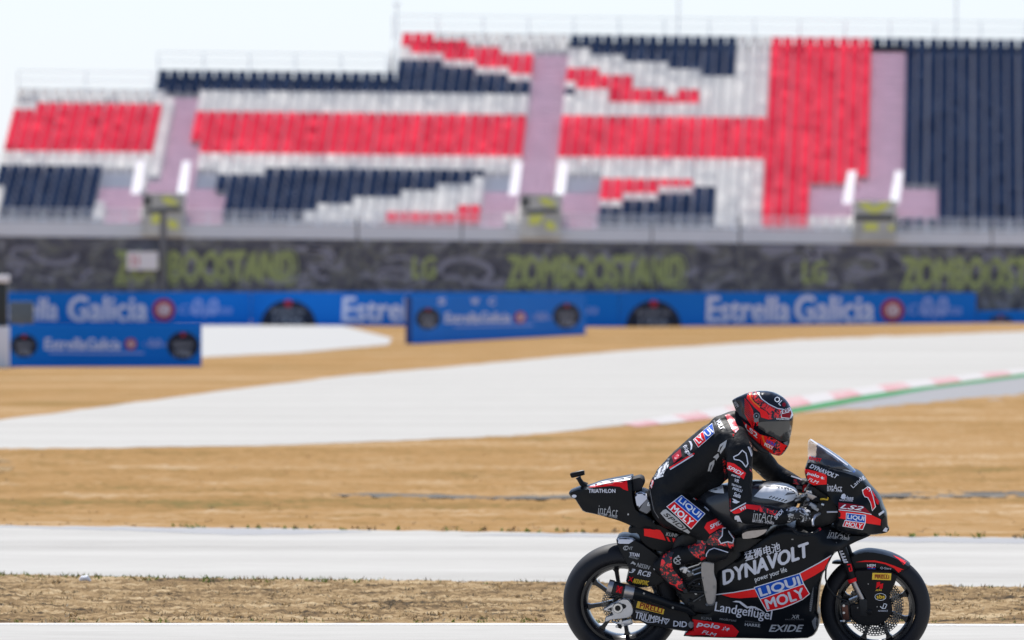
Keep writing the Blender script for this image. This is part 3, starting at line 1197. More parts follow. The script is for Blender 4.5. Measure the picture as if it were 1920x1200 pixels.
p = WPart().face((0, YF, 0), (0, -1, 0))
xl, xr = aty(-260, 500, YF).x, aty(2180, 500, YF).x
n = 40
for i in range(n):
    a, b_ = xl + (xr - xl) * i / n, xl + (xr - xl) * (i + 1) / n
    za = aty(960, 451.5, YF).z - 0.0093 * a
    zb = aty(960, 451.5, YF).z - 0.0093 * b_
    p.add([(a, YF, 0), (b_, YF, 0), (b_, YF, zb), (a, YF, za), (b_, YF + .06, zb), (a, YF + .06, za), (b_, YF + .06, 0), (a, YF + .06, 0)], [(0, 1, 2, 3), (3, 2, 4, 5), (5, 4, 6, 7)], 'tarp', False)
for cx, cy, w in ((384, 500, 335), (1115, 508, 330), (1855, 512, 330)):
    p.text('ZOMBOOSTAND', (cx, cy), w, 52, 0, 'lime', 0.12, 0.05, 0.02)
    p.text('ZOMBOOSTAND', (cx + 3, cy + 2), w * 1.03, 66, 0, 'lime', 0.05, -0.02, 0.016)
for cx, cy in ((795, 502), (1527, 510)):
    p.text('LG', (cx, cy), 46, 42, 0, 'lime', 0.05, 0.06, 0.02)
rnd = random.Random(11)
for i in range(46):
    cx, cy = rnd.uniform(-40, 1960), rnd.uniform(470, 540)
    rr = rnd.uniform(14, 40)
    a0 = rnd.uniform(0, 6.28)
    pts = [(cx + rr * math.cos(a0 + t * .35) * (1 + .05 * t), cy + rr * .6 * math.sin(a0 + t * .35)) for t in range(rnd.randint(5, 14))]
    pts = [(x_, min(max(y_, 466), 560)) for x_, y_ in pts]
    p.stroke(pts, rnd.uniform(5, 11), 'spray', 0.008)
p.V = [v - Vector((0, YF, 0)) for v in p.V]
p.obj('tarp', fence)
for px, w, yt in ((306, .11, 398), (670, .04, 408), (866, .03, 405), (1222, .03, 410), (1387, .04, 405), (1860, .03, 415)):
    q = Part()
    a = aty(px, 500, YF - .25)
    zt = aty(px, yt, YF - .25).z
    q.tube([Vector((a.x, -.25, 0)), Vector((a.x, -.25, zt))], w, 'galv', 8)
    q.obj('post', fence)

sg = WPart().face((0, YF - .4, 0), (0, -1, 0))
a, b_ = aty(238, 506, YF - .4), aty(296, 472, YF - .4)
sg.box(((a.x + b_.x) / 2, YF - .36, (a.z + b_.z) / 2), (b_.x - a.x, .07, b_.z - a.z), 'whitepanel')
sg.text('23', (252, 489), 18, 18, 0, 'hump', 0, .02, .012)
for (ex, zb_) in ((a.x + .1, 0), (b_.x - .1, 0)):
    sg.tube([Vector((ex, YF - .33, 0)), Vector((ex, YF - .33, a.z))], .03, 'greysteel', 6)
tag(sg.obj('sign'), 'small white panel sign standing against the fence beside the thick dark post', 'sign')

# ------------------------------------------------------------------ advertising boards
M['bblue'] = mat('board_blue', (0.012, 0.185, 0.66), 0.85, 0, 0, 0.08, var=(0.7, 0.08))
M['bblued'] = mat('board_blue_back', (0.008, 0.04, 0.20), 0.6)
M['btext'] = mat('board_lettering', (0.66, 0.72, 0.92), 0.85, 0, 0, 0.08)
M['bscript'] = mat('board_script', (0.30, 0.42, 0.84), 0.85, 0, 0, 0.08)
M['bdark'] = mat('board_dome', (0.030, 0.036, 0.055), 0.85, 0, 0, 0.08)
M['bgrey'] = mat('board_dome_lettering', (0.24, 0.26, 0.30), 0.85, 0, 0, 0.08)
M['bred'] = mat('board_red', (0.40, 0.035, 0.06), 0.85, 0, 0, 0.08)
M['bwhite'] = mat('board_white', (0.72, 0.70, 0.74), 0.85, 0, 0, 0.08)


def board(x0, x1, yb0, yb1, yt0, yt1, th, label, marks, group='blue beer advertising boards along the barrier'):
    a, b_ = gnd(x0, yb0), gnd(x1, yb1)
    ax = (b_ - a)
    ax.z = 0
    nrm = Vector((ax.y, -ax.x, 0)).normalized()
    za = aty(x0, yt0, a.y).z
    zb = aty(x1, yt1, b_.y).z
    bk = -nrm * th
    p = WPart().face(a, nrm)
    V = [a, b_, Vector((b_.x, b_.y, zb)), Vector((a.x, a.y, za))]
    p.add(V + [v + bk for v in V], [(0, 1, 2, 3)], 'bblue', False)
    p.add(V + [v + bk for v in V], [(3, 2, 6, 7), (5, 4, 7, 6)], 'bblue', False)
    p.add(V + [v + bk for v in V], [(1, 5, 6, 2), (4, 0, 3, 7)], 'bblued', False)
    for mk in marks:
        mk(p)
    o = p.obj('advertising_board')
    tag(o, label, 'board', group)
    return o


def dome(cx, base, rx, ry, full=False):
    def f(p):
        n = 22
        pts = [(cx + rx * math.cos(math.pi * i / n), base - ry * math.sin(math.pi * i / n)) for i in range(n + 1)]
        if full:
            pts = [(cx + rx * math.cos(2 * math.pi * i / n), base - ry * .5 + ry * .55 * math.sin(2 * math.pi * i / n)) for i in range(n)]
        p.poly(pts, 'bdark', 0.010, 12)
        s_ = rx / 50
        top = base - ry
        p.disc2((cx, top + 6 * s_), 7 * s_, 7 * s_, 'bred', 0.016, 12)
        p.text('RESERVA', (cx, base - ry * .56), rx * 1.2, ry * .20, 0, 'bgrey', 0, .05, .016)
        p.text('1906', (cx, base - ry * .22), rx * 1.05, ry * .36, 0, 'bgrey', 0, .06, .016)
    return f


def word(t, cx, cy, w, h, m='btext', sh=0.06, wt=0.05):
    return lambda p: p.text(t, (cx, cy), w, h, 0, m, sh, wt, 0.014)


def emblem(cx, cy, r_):
    def f(p):
        p.disc2((cx, cy), r_, r_, 'bred', 0.010, 20)
        p.disc2((cx, cy), r_ * .55, r_ * .55, 'bwhite', 0.018, 16)
        p.text('E', (cx, cy), r_ * .5, r_ * .6, 0, 'bred', 0, .02, 0.024)
    return f


def script(cx, cy, w, h):
    return lambda p: (p.text('Cerveza', (cx, cy), w, h * .45, 0, 'bscript', .2, .02, .014), p.text('0,0', (cx, cy - h * .05), w * .5, h, 0, 'bscript', .1, .05, .018))


board(-170, 470, 610, 610, 547.5, 547.5, .12, 'long blue board behind the unlit grey light panel, a red round emblem near its end', [word('Estrella', 45 - 0, 580, 128, 42), word('Galicia', 202, 579, 150, 47), emblem(307, 581, 21), script(385, 580, 100, 36)])
board(471, 1160, 610, 613, 547.5, 547.5, .12, 'long blue board partly hidden by the angled blue block, black dome at its start', [dome(541, 610.5, 52, 48), word('Estrella', 722, 580, 162, 46), word('Galicia', 886, 580, 150, 46), emblem(1000, 581, 21), script(1076, 580, 90, 36)])
board(1161, 1830, 613, 606, 547.5, 548.5, .12, 'long blue board with its full white name in view, ending where the boards step down', [dome(1225, 615, 52, 52), word('Estrella', 1402, 580, 158, 48), word('Galicia', 1564, 579, 150, 50), emblem(1673, 582, 22), script(1752, 580, 100, 42)])
board(1831, 2500, 606, 604, 583, 578, .12, 'low blue board beyond the step, only its black dome top showing', [dome(1876, 603, 22, 12)])
SM = 'low blue blocks standing out on the grass'
board(18, 378, 688, 687, 610, 610, .3, 'low blue block with two dark round badges, beside the white barrier block', [dome(45, 668, 25, 40, True), dome(343, 672, 30, 48, True), word('Estrella', 122, 645, 78, 22), word('Galicia', 194, 645, 64, 22), emblem(245, 645, 11), script(290, 645, 44, 18), lambda p: p.stroke([(92, 661), (180, 662), (270, 662)], 3.5, 'bscript', .012)], SM)
board(772, 1098, 645, 627, 556, 552, .16, 'angled blue block on dry grass hiding part of the long blue board', [dome(802, 616, 23, 38, True), dome(1062, 614, 26, 44, True), word('Estrella', 866, 596, 66, 20), word('Galicia', 928, 595, 58, 20), emblem(975, 595, 11), script(1014, 595, 40, 18), word('S', 827, 565, 15, 13), word('W', 890, 565, 16, 13), word('C', 922, 565, 14, 13), lambda p: p.stroke([(850, 612), (920, 611), (1000, 609)], 3.0, 'bscript', .012)], SM)

# barrier block and trackside cabinets at the left border
a = gnd(-70, 690)
b_ = gnd(15, 690)
zt = aty(0, 612, a.y).z
p = Part()
p.box(((a.x + b_.x) / 2, a.y + .4, zt / 2), (b_.x - a.x, .8, zt), 'whitepanel', bev=.03)
tag(p.obj('barrier_block'), 'white barrier block at the end of the low blue block', 'barrier')
p = Part()
q0, q1 = aty(-60, 610, a.y + .4), aty(14, 524, a.y + .4)
p.box(((q0.x + q1.x) / 2, a.y + .4, (zt + q1.z) / 2), (q1.x - q0.x, .5, q1.z - zt), 'cab', bev=.02)
q2, q3 = aty(-14, 530, a.y + .3), aty(17, 516, a.y + .3)
p.box(((q2.x + q3.x) / 2, a.y + .4, (q2.z + q3.z) / 2 + .002), (q3.x - q2.x, .62, q3.z - q2.z), 'whitepanel', bev=.02)
tag(p.obj('control_cabinet'), 'dark cabinet with a white cap standing on the white barrier block', 'cabinet')
lp = empty('light_panel', Matrix.Translation(gnd(40, 680) + Vector((0, 0, 0))))
tag(lp, 'small unlit grey light panel standing behind the low blue block', 'light panel')
org = gnd(40, 680)
pa, pb = aty(18, 607, org.y), aty(63, 566, org.y)
p = Part()
M['panelgrey'] = mat('panel_grey', (0.10, 0.13, 0.15), 0.5, var=(8, .3))
p.box(((pa.x + pb.x) / 2 - org.x, 0, (pa.z + pb.z) / 2), (pb.x - pa.x, .12, pb.z - pa.z), 'panelgrey', bev=.01)
p.obj('panel', lp)
p = Part()
p.tube([(0, 0, 0), (0, 0, pa.z + .02)], .03, 'greysteel', 8)
p.obj('stand', lp)


# ================================================================== THE MOTORCYCLE
bike = empty('motorcycle', BM)
tag(bike, 'black racing motorcycle with red stripes and sponsor lettering, ridden along the track', 'motorcycle')
WR = at(1166, 1127, 0)
WF = at(1641.5, 1137.5, 0)


def wheel(name, c, Rt, Rr, hwid, hub, spokes, ph, tyre_prof):
    p = Part()
    # rim: outer barrel, lips, inner barrel
    w = hwid
    prof = [(Rr + .008, -w), (Rr + .008, -w + .010), (Rr - .004, -w + .018), (Rr - .012, -w + .03), (Rr - .012, w - .03), (Rr - .004, w - .018), (Rr + .008, w - .010), (Rr + .008, w),
            (Rr - .006, w), (Rr - .014, w - .014), (Rr - .026, w - .03), (Rr - .028, 0), (Rr - .026, -w + .03), (Rr - .014, -w + .014), (Rr - .006, -w)]
    p.lathe(prof, c, 'rim', 96)
    p.lathe([(.022, -.055), (hub * .8, -.055), (hub, -.04), (hub, .04), (hub * .8, .055), (.022, .055)], c, 'rim', 40)
    for i in range(spokes):
        a = ph + 2 * math.pi * i / spokes
        r0, r1 = hub * .9, Rr - .024
        V = []
        for r_, wt, th in ((r0, .017, .024), ((r0 + r1) / 2, .0105, .017), (r1 - .02, .0115, .016), (r1, .022, .019)):
            for s1, s2 in ((-1, -1), (1, -1), (1, 1), (-1, 1)):
                V.append((c[0] + r_ * math.cos(a) - s1 * wt * math.sin(a), c[1] + s2 * th * .8 - .006, c[2] + r_ * math.sin(a) + s1 * wt * math.cos(a)))
        F = []
        for b_ in range(3):
            for q in range(4):
                F.append((b_ * 4 + q, b_ * 4 + (q + 1) % 4, b_ * 4 + 4 + (q + 1) % 4, b_ * 4 + 4 + q))
        p.add(V, F, 'rim', False)
    o = p.obj(name, bike)
    t = Part()
    t.lathe(tyre_prof, c, 'rubber', 128)
    t.obj('tyre', o, sharp=60)
    return o


def tyre_profile(Rt, Rr, hw, n=16):
    """rounded racing tyre section"""
    pr = []
    hb = hw * .72
    pr.append((Rr + .004, -hb))
    for i in range(n + 1):
        a = -math.pi / 2 * 1.12 + math.pi * 1.12 * i / n
        y = hw * math.sin(a) if abs(a) < math.pi / 2 else hw * math.sin(a)
        rad = Rt - (Rt - Rr) * .74 * (1 - max(-.2, math.cos(a)) ** .9 if math.cos(a) > 0 else 1 + .35 * -math.cos(a))
        pr.append((rad, y))
    pr.append((Rr + .004, hb))
    return pr


RT, FT = 0.327, 0.306
rw = wheel('rear_wheel', WR, RT, .216, .072, .052, 8, R(99), tyre_profile(RT, .222, .098))
fw = wheel('front_wheel', WF, FT, .214, .050, .042, 8, R(24), tyre_profile(FT, .220, .064))


def disc(c, y, r0, r1, rows, n, parent, name='brake_disc'):
    """flat ring with rows of drilled holes"""
    p = Part()
    th = .0028
    rr = [r0 + (r1 - r0) * i / rows for i in range(rows + 1)]
    for face in (-1, 1):
        V, F = [], []
        for a in range(rows):
            for j in range(n):
                t0, t1 = 2 * math.pi * (j + a * .5) / n, 2 * math.pi * (j + 1 + a * .5) / n
                q = [(rr[a], t0), (rr[a], t1), (rr[a + 1], t1), (rr[a + 1], t0)]
                rc, tcn = (rr[a] + rr[a + 1]) / 2, (t0 + t1) / 2
                k = len(V)
                for r_, t_ in q:
                    V.append((c[0] + r_ * math.cos(t_), c[1] + y + face * th, c[2] + r_ * math.sin(t_)))
                for r_, t_ in q:
                    r2, t2 = rc + (r_ - rc) * .60, tcn + (t_ - tcn) * .60
                    V.append((c[0] + r2 * math.cos(t2), c[1] + y + face * th, c[2] + r2 * math.sin(t2)))
                for e in range(4):
                    F.append((k + e, k + (e + 1) % 4, k + 4 + (e + 1) % 4, k + 4 + e))
        p.add(V, F, 'disc', False)
    for r_ in (r0, r1):
        p.lathe([(r_, y - th), (r_, y + th)], c, 'disc', n, closed=False)
    # carrier arms
    for i in range(8):
        a = 2 * math.pi * i / 8
        p.tube([(c[0] + .045 * math.cos(a), c[1] + y * .8, c[2] + .045 * math.sin(a)), (c[0] + (r0 + .004) * math.cos(a + .3), c[1] + y, c[2] + (r0 + .004) * math.sin(a + .3))], .006, 'dark', 6)
    return p.obj(name, parent)


disc(WF, -.066, .104, .153, 4, 54, fw)
disc(WF, .066, .104, .153, 4, 54, fw)
CR_ = at(1159.5, 1139, .10)
disc(Vector((WR.x, WR.y, WR.z)), -.088, .070, .106, 3, 40, rw)

# ---- swingarm with axle block
p = Part()
p.pillow(Z(3, (865, 770), (905, 728), (1150, 770), (1400, 840), (1500, 880), (1545, 960), (1575, 1010), (1565, 1070), (1480, 1105), (1300, 1080), (1150, 1052), (1040, 1030), (960, 985), (880, 985), (850, 900)), .115, 'carbon', e=.86, k=.25)
p.freeze()
p.poly(Z(3, (935, 762), (1235, 855), (1222, 912), (915, 835)), 'yellow', .0012)
p.text('PIRELLI', Z1(3, 1085, 838), 43, 10.5, -14, 'dred', 0, .04)
p.text('POWERED BY', Z1(3, 985, 885), 25, 3.6, -10, 'grey', 0, .0)
p.text('TRIUMPH', Z1(3, 1060, 950), 53, 12.5, -12, 'silver', 0, .03)
p.stroke(Z(3, (975, 970), (1040, 998), (1110, 1002), (1180, 985)), 1.3, 'silver')
p.stroke(Z(3, (1222, 958), (1292, 968), (1250, 1024)), 1.5, 'silver', closed=True)
p.text('T', Z1(3, 1253, 985), 5.5, 6.5, -8, 'silver', 0, .02)
p.text('DID', Z1(3, 1412, 1020), 26, 10.5, -4, 'silver', 0, .05)
p.disc2(Z1(3, 1535, 1028), 5.5, 6, 'dgrey')
sw = p.obj('swingarm', bike)
p = Part()
p.pillow(Z(3, (545, 850), (640, 795), (762, 733), (828, 738), (868, 790), (888, 860), (880, 905), (845, 945), (770, 960), (700, 965), (650, 972), (575, 1000), (562, 975), (575, 935), (660, 915), (640, 880), (560, 870)), .016, 'alu', e=.5, k=.3, c=.128, step=.009)
p.freeze()
p.poly(Z(3, (575, 862), (640, 832), (645, 872), (590, 880)), 'dark')
p.disc2(Z1(3, 757, 823), 8, 5, 'dark', .0012)
o = p.obj('axle_plate', sw)
p = Part()
ax = at(*Z1(3, 712, 838), .15)
p.lathe([(.013, .02), (.030, .02), (.030, -.004), (.026, -.012), (.016, -.012), (.013, -.006)], ax, 'steel', 28)
p.lathe([(.0, -.002), (.014, -.002), (.014, .02)], ax, 'dark', 20, closed=False)
p.obj('axle_nut', sw)

# ---- rear caliper
p = Part()
c = at(*Z1(3, 790, 1005), .10)
p.box(c, (.085, .045, .032), 'alu', Matrix.Rotation(R(-14), 3, 'Y'), .006)
c2 = at(*Z1(3, 730, 1040), .11)
p.box(c2, (.030, .03, .024), 'dark', Matrix.Rotation(R(20), 3, 'Y'), .004)
for zx, zy in ((745, 985), (840, 990), (770, 1030), (700, 1045)):
    q = at(*Z1(3, zx, zy), .125)
    p.tube([q, q + Vector((0, -.012, 0))], .008, 'steel', 10)
p.tube([at(*Z1(3, 640, 985), .11), at(*Z1(3, 700, 1010), .11), at(*Z1(3, 850, 970), .11)], .006, 'steel', 8)
p.obj('rear_caliper', bike)

# ---- exhaust
p = Part()
q = .205
pt = [at(*Z1(3, x, y), qq) for x, y, qq in ((612, 596, .215), (640, 606, .215), (690, 620, .215), (780, 645, .212), (890, 668, .208), (1000, 692, .198), (1150, 742, .185), (1300, 800, .17), (1480, 850, .14), (1560, 900, .11))]
p.tube(pt, [.034, .0375, .0385, .0385, .037, .029, .026, .024, .022, .022], 'carbon', 28)
p.tube([pt[0] + (pt[0] - pt[1]).normalized() * .001, pt[0] - (pt[0] - pt[1]).normalized() * .03], [.026, .024], 'dark', 20)
a_, b_ = at(*Z1(3, 782, 645), .212), at(*Z1(3, 888, 668), .208)
p.tube([a_, b_], [.0398, .0385], 'titan', 28, cap=False)
a_, b_ = at(*Z1(3, 600, 592), .215), at(*Z1(3, 655, 608), .215)
p.tube([a_, b_], [.0385, .0400], 'titan', 28, cap=False)
for x, y in ((1005, 675), (1330, 835)):
    s_ = at(*Z1(3, x, y), .235 if x < 1100 else .2)
    p.tube([s_, s_ + Vector((0, -.006, 0))], .006, 'bolt', 10)
p.freeze()
p.poly(Z(3, (668, 570), (795, 600), (765, 705), (645, 672)), 'dark')
p.poly(Z(3, (700, 590), (770, 605), (750, 680), (690, 660)), 'dred', .002)
p.text('X', Z1(3, 725, 630), 10, 13, -15, 'red', 0, .04, .003)
p.obj('exhaust', bike)

# ---- rear hugger
p = Part()
p.pillow(Z(3, (690, 62), (745, 34), (880, 45), (980, 95), (1110, 190), (1200, 262), (1260, 400), (1240, 560), (1060, 605), (930, 612), (840, 580), (800, 545), (812, 480), (832, 400), (800, 310), (742, 220), (700, 120)), .112, 'carbon', e=.72, k=.30)
p.freeze()
p.poly(Z(3, (688, 70), (745, 40), (870, 48), (905, 72), (870, 95), (835, 118), (730, 116), (690, 100)), 'silver')  # sky and sun reflection on the glossy top, painted in silver
p.text('CHT', Z1(3, 836, 167), 15, 6, -4, 'grey', .2, .02)
p.stroke(Z(3, (825, 145), (790, 145), (772, 165), (785, 185), (815, 185)), 1.6, 'grey')
p.text('TITAN', Z1(3, 897, 240), 19, 7, -6, 'silver', 0, .05)
p.text('MACHINERY', Z1(3, 890, 275), 18, 3, -14, 'grey', 0, .0)
p.text('NISSIN', Z1(3, 998, 370), 25, 8, -14, 'grey', .25, .02)
p.poly(Z(3, (850, 345), (880, 312), (915, 345), (900, 358), (880, 340)), 'grey')
p.text('RCB', Z1(3, 1008, 450), 25, 10, -12, 'silver', .25, .05)
p.text('3', Z1(3, 872, 422), 12, 8, -8, 'silver', .4, .06)
p.text('AKRAPOVIC', Z1(3, 970, 548), 30, 9, -10, 'yellow', .1, .05)
p.text('X', Z1(3, 855, 515), 9, 9, -12, 'red', 0, .06)
p.obj('rear_hugger', bike)

# ---- seat cowl, its pad, the tail camera
p = Part()
p.pillow(Z(2, (138, 345), (160, 320), (250, 288), (340, 283), (470, 235), (720, 192), (770, 182), (785, 230), (790, 330), (800, 420), (825, 500), (960, 560), (1010, 620), (1060, 720), (900, 700), (800, 690), (740, 660), (640, 617), (430, 560), (285, 532), (245, 470), (205, 405), (165, 388)), [(1070, 928, .06), (1110, 925, .085), (1160, 920, .105), (1190, 935, .11), (1215, 960, .12), (1240, 980, .125), (1100, 955, .06), (1160, 970, .09), (1130, 905, .09)], 'paint', e=.55, k=.35)
p.freeze()
p.poly(Z(2, (335, 285), (480, 243), (722, 210), (735, 322), (690, 308), (650, 280), (560, 272), (450, 283)), 'red')
p.poly(Z(2, (352, 272), (470, 228), (600, 204), (720, 184), (765, 172), (768, 206), (722, 214), (560, 238), (440, 262), (370, 278)), 'white', .002)
p.text('TRIATHLON', Z1(2, 472, 322), 51, 7.5, 0, 'silver', 0, .05)
p.text('intAct', Z1(2, 535, 520), 37, 17, -8, 'grey', 0, -.01)
p.text('BATTERY - POWER', Z1(2, 530, 568), 37, 4.5, -11, 'grey', 0, .01)
p.disc2(Z1(2, 735, 557), 1.5, 1.8, 'grey')
p.disc2(Z1(2, 990, 628), 1.5, 1.8, 'grey')
p.disc2(Z1(2, 195, 375), 4.5, 3.0, 'silver')
cowl = p.obj('seat_cowl', bike)
p = Part()
p.pillow(Z(2, (758, 240), (772, 197), (850, 176), (886, 195), (898, 250), (862, 318), (795, 332), (762, 300)), .055, mat('back_pad_foam', (0.02, 0.02, 0.022), 0.75, 0, 0, .2), e=.7, k=.4, step=.01)
p.obj('back_pad', bike)
p = Part()
p.pillow(Z(2, (795, 345), (860, 322), (925, 345), (960, 420), (985, 520), (920, 560), (840, 520), (815, 450)), .105, 'satin', e=.6, k=.5, c=0, step=.012)
p.freeze()
p.poly(Z(2, (800, 350), (860, 328), (920, 350), (925, 400), (850, 480), (830, 500), (815, 440)), 'silver')  # sky reflected on the seat top, painted as a pale area
p.poly(Z(2, (925, 400), (965, 440), (975, 500), (920, 550), (845, 515), (880, 455)), 'dgrey')
p.text('B', Z1(2, 945, 455), 6, 7, -10, 'white', 0, .04)
p.obj('seat', bike)
p = Part()
p.tube([at(*Z1(2, x, y), 0) for x, y in ((315, 275), (270, 245), (245, 205), (235, 185))], [.022, .015, .013, .016], 'satin', 12, lat=[.03, .02, .018, .02])
p.tube([at(*Z1(2, 160, 170), 0), at(*Z1(2, 175, 165), 0), at(*Z1(2, 280, 140), 0), at(*Z1(2, 298, 138), 0)], [.012, .0155, .0155, .013], 'satin', 14)
cm = p.obj('tail_camera', bike)

# ---- lower subframe cover
p = Part()
p.pillow(Z(2, (738, 690), (800, 660), (900, 640), (1050, 640), (1180, 720), (1330, 760), (1400, 800), (1330, 860), (1200, 880), (1130, 940), (1000, 920), (930, 880), (870, 830), (832, 745), (760, 745), (736, 735)), .10, 'satin', e=.7, k=.35)
p.freeze()
p.poly(Z(2, (892, 685), (1055, 715), (1085, 755), (1110, 818), (895, 772)), 'lred')
p.poly(Z(2, (1115, 780), (1135, 785), (1160, 832), (1135, 825)), 'lred')
p.poly(Z(2, (1175, 793), (1205, 797), (1200, 838), (1185, 836)), 'lred')
p.text('KUHN', Z1(2, 1180, 762), 25, 7, -8, 'grey', .15, .04)
for i in range(3):
    p.stroke(Z(2, (1238 + 14 * i, 742 + 8 * i - 4), (1290, 745 + 10 * i - 12), (1298, 790)), 1.3, 'grey')
p.obj('subframe_cover', bike)

# ---- engine, frame, footrest, heel guard
p = Part()
p.pillow([(1262, 1010), (1300, 985), (1352, 990), (1380, 1010), (1400, 1050), (1390, 1140), (1350, 1152), (1300, 1148), (1270, 1120), (1258, 1060)], .15, 'dark', e=.7, k=.3)
rnd = random.Random(3)
for i in range(26):
    zx, zy = rnd.uniform(1268, 1332), rnd.uniform(1050, 1132)
    a_ = at(zx, zy, .135)
    p.tube([a_, a_ + Vector((rnd.uniform(-.02, .02), -.02, rnd.uniform(-.02, .02)))], rnd.uniform(.004, .011), rnd.choice(['dark', 'alu', 'steel', 'dark', 'disc']), 8)
for pts, r_, m_ in (([(1275, 1090), (1300, 1098), (1335, 1100)], .009, 'dark'), ([(1288, 1065), (1310, 1058), (1330, 1040)], .008, 'steel'), ([(1292, 1110), (1330, 1072)], .007, 'dark'), ([(1300, 1128), (1325, 1112)], .006, 'disc'), ([(1280, 1065), (1300, 1076)], .010, 'alu')):
    p.tube([at(x, y, .165) for x, y in pts], r_, m_, 10)
p.obj('engine', bike)
p = Part()
p.pillow(Z(8, (690, 672), (760, 678), (832, 684), (832, 815), (848, 860), (862, 905), (857, 1050), (838, 1165), (800, 1178), (760, 1170), (738, 1080), (715, 960), (696, 860), (688, 800)), .007, 'heel', e=.6, k=.3, c=.205, step=.010)
for zx, zy in ((705, 862), (735, 1025), (835, 965)):
    q = at(*Z1(8, zx, zy), .211)
    p.tube([q, q + Vector((0, -.008, 0))], .008 if zx > 800 else .005, 'bolt', 14)
p.obj('heel_guard', bike)
p = Part()
for pts, r_ in (([(548, 940), (620, 880), (690, 862)], .009), ([(560, 1015), (640, 1020), (720, 1020)], .009), ([(690, 870), (720, 1015)], .008)):
    p.tube([at(*Z1(8, x, y), .19) for x, y in pts], r_, 'dark', 10)
p.tube([at(*Z1(8, 500, 1000), .14), at(*Z1(8, 510, 1010), .24)], .012, 'dark', 12)
p.obj('footrest', bike)
p = Part()
p.tube([at(*Z1(8, 450, 760), .16), at(*Z1(8, 510, 740), .16)], [.020, .018], 'alu', 12)
p.box(at(*Z1(8, 510, 770), .17), (.022, .03, .035), 'alu', Matrix.Rotation(R(20), 3, 'Y'), .003)
p.box(at(*Z1(8, 560, 820), .17), (.03, .03, .022), 'disc', Matrix.Rotation(R(-20), 3, 'Y'), .003)
p.tube([at(*Z1(8, 590, 780), .16), at(*Z1(8, 690, 740), .16)], .006, 'steel', 8)
p.tube([at(*Z1(8, 600, 830), .16), at(*Z1(8, 690, 800), .16)], .006, 'steel', 8)
p.obj('rear_brake_cylinder', bike)
p = Part()
p.pillow(Z(6, (60, 830), (130, 795), (390, 772), (330, 840), (240, 885), (140, 900), (70, 900)), .20, 'titan', e=.85, k=.4, step=.012)
p.pillow(Z(6, (-200, 960), (-100, 890), (60, 860), (240, 890), (480, 820), (640, 800), (500, 900), (300, 960), (60, 1060), (-160, 1040)), .15, 'dark', e=.8, k=.3)
p.obj('frame', bike)

# ---- fuel tank
M['tanktop'] = mat('tank_cover', (0.020, 0.021, 0.026), 0.30, 0, 0.4, var=(25, .1))
M['tankglare'] = mat('tank_sun_glare', (0.80, 0.80, 0.82), 0.35, 0, 0.3, var=(20, .06))  # glare on the dark tank's top, painted as white areas
p = Part()
p.pillow([(1288, 945), (1300, 930), (1322, 917), (1360, 908), (1403, 903), (1440, 905), (1472, 908), (1492, 917), (1500, 932), (1494, 950), (1478, 965), (1450, 985), (1410, 1002), (1370, 1010), (1325, 1000), (1300, 975)], [(1300, 950, .09), (1340, 940, .14), (1400, 935, .16), (1470, 930, .15), (1490, 935, .13), (1420, 990, .15)], 'tanktop', e=.12, k=1.0)
p.freeze()
p.poly(Z(6, (200, 425), (260, 360), (320, 305), (430, 292), (560, 310), (650, 345), (705, 385), (690, 420), (640, 470), (560, 500), (480, 480), (380, 455), (280, 445)), 'tankglare', .0012)
p.poly(Z(7, (700, 945), (790, 922), (930, 890), (945, 990), (850, 985), (760, 960)), 'tankglare', .0012)
for i in range(6):
    p.stroke(Z(6, (372 + 34 * i, 438 + 9 * i), (405 + 34 * i, 420 + 9 * i)), 1.6, 'dark', .0022)
for i in range(4):
    p.poly(Z(6, (470 + 36 * i, 308 + 6 * i), (488 + 36 * i, 311 + 6 * i), (490 + 36 * i, 330 + 6 * i), (472 + 36 * i, 326 + 6 * i)), 'dark', .0022)
p.poly(Z(6, (545, 415), (580, 380), (690, 388), (640, 400), (600, 405)), 'dgrey', .0022)
p.text('Castrol', Z1(7, 672, 945), 17, 6, -8, 'dgrey', .1, .0)
p.obj('fuel_tank', bike)

# ---- main fairing
fair = Z(4, (120, 420), (300, 330), (470, 200)) + Z(6, (430, 790), (560, 742), (640, 775), (800, 800), (960, 780), (1060, 765), (1110, 790), (1200, 838), (1320, 852), (1440, 858), (1520, 856), (1480, 880), (1360, 930), (1290, 965), (1120, 1052)) + \
    Z(4, (1440, 262), (1400, 345), (1330, 470), (1292, 590), (1275, 730), (1262, 880), (1285, 950), (1284, 1080), (1235, 1150), (1150, 1186), (350, 1181), (-240, 1163), (-190, 1110), (-118, 1078), (-150, 960), (-235, 885), (-100, 890), (84, 885), (96, 780), (118, 690), (136, 520))
FW = [(1340, 1060, .165), (1345, 1140, .15), (1420, 1040, .20), (1500, 1000, .22), (1560, 1020, .215), (1500, 1100, .205), (1530, 1060, .20), (1400, 1180, .135), (1500, 1185, .13), (1300, 1170, .12), (1600, 1000, .12), (1575, 998, .15), (1645, 995, .05), (1620, 985, .09), (1450, 1110, .195), (1520, 1140, .17)]
p = Part()
p.pillow(fair, FW, 'paint', e=.72, k=.22)
p.freeze()
p.text('DYNAVOLT', Z1(4, 695, 340), 178, 27, 18.7, 'silver', .32, .075)
p.text('猛狮电池', Z1(4, 655, 206), 70, 17.5, 16, 'silver', .15, .025)
p.text('power your life', Z1(4, 752, 470), 63, 12, 18, 'white', 0, .0)
p.stroke(Z(4, (132, 690), (330, 665), (570, 622), (1070, 453), (1300, 330), (1492, 213)), 1.9, 'silver', .0016)
p.poly(Z(4, (195, 690), (350, 668), (570, 628), (605, 716), (400, 731), (300, 722)), 'lred')
p.poly(Z(4, (1078, 456), (1300, 340), (1450, 245), (1385, 385), (1250, 470), (1120, 538)), 'lred')
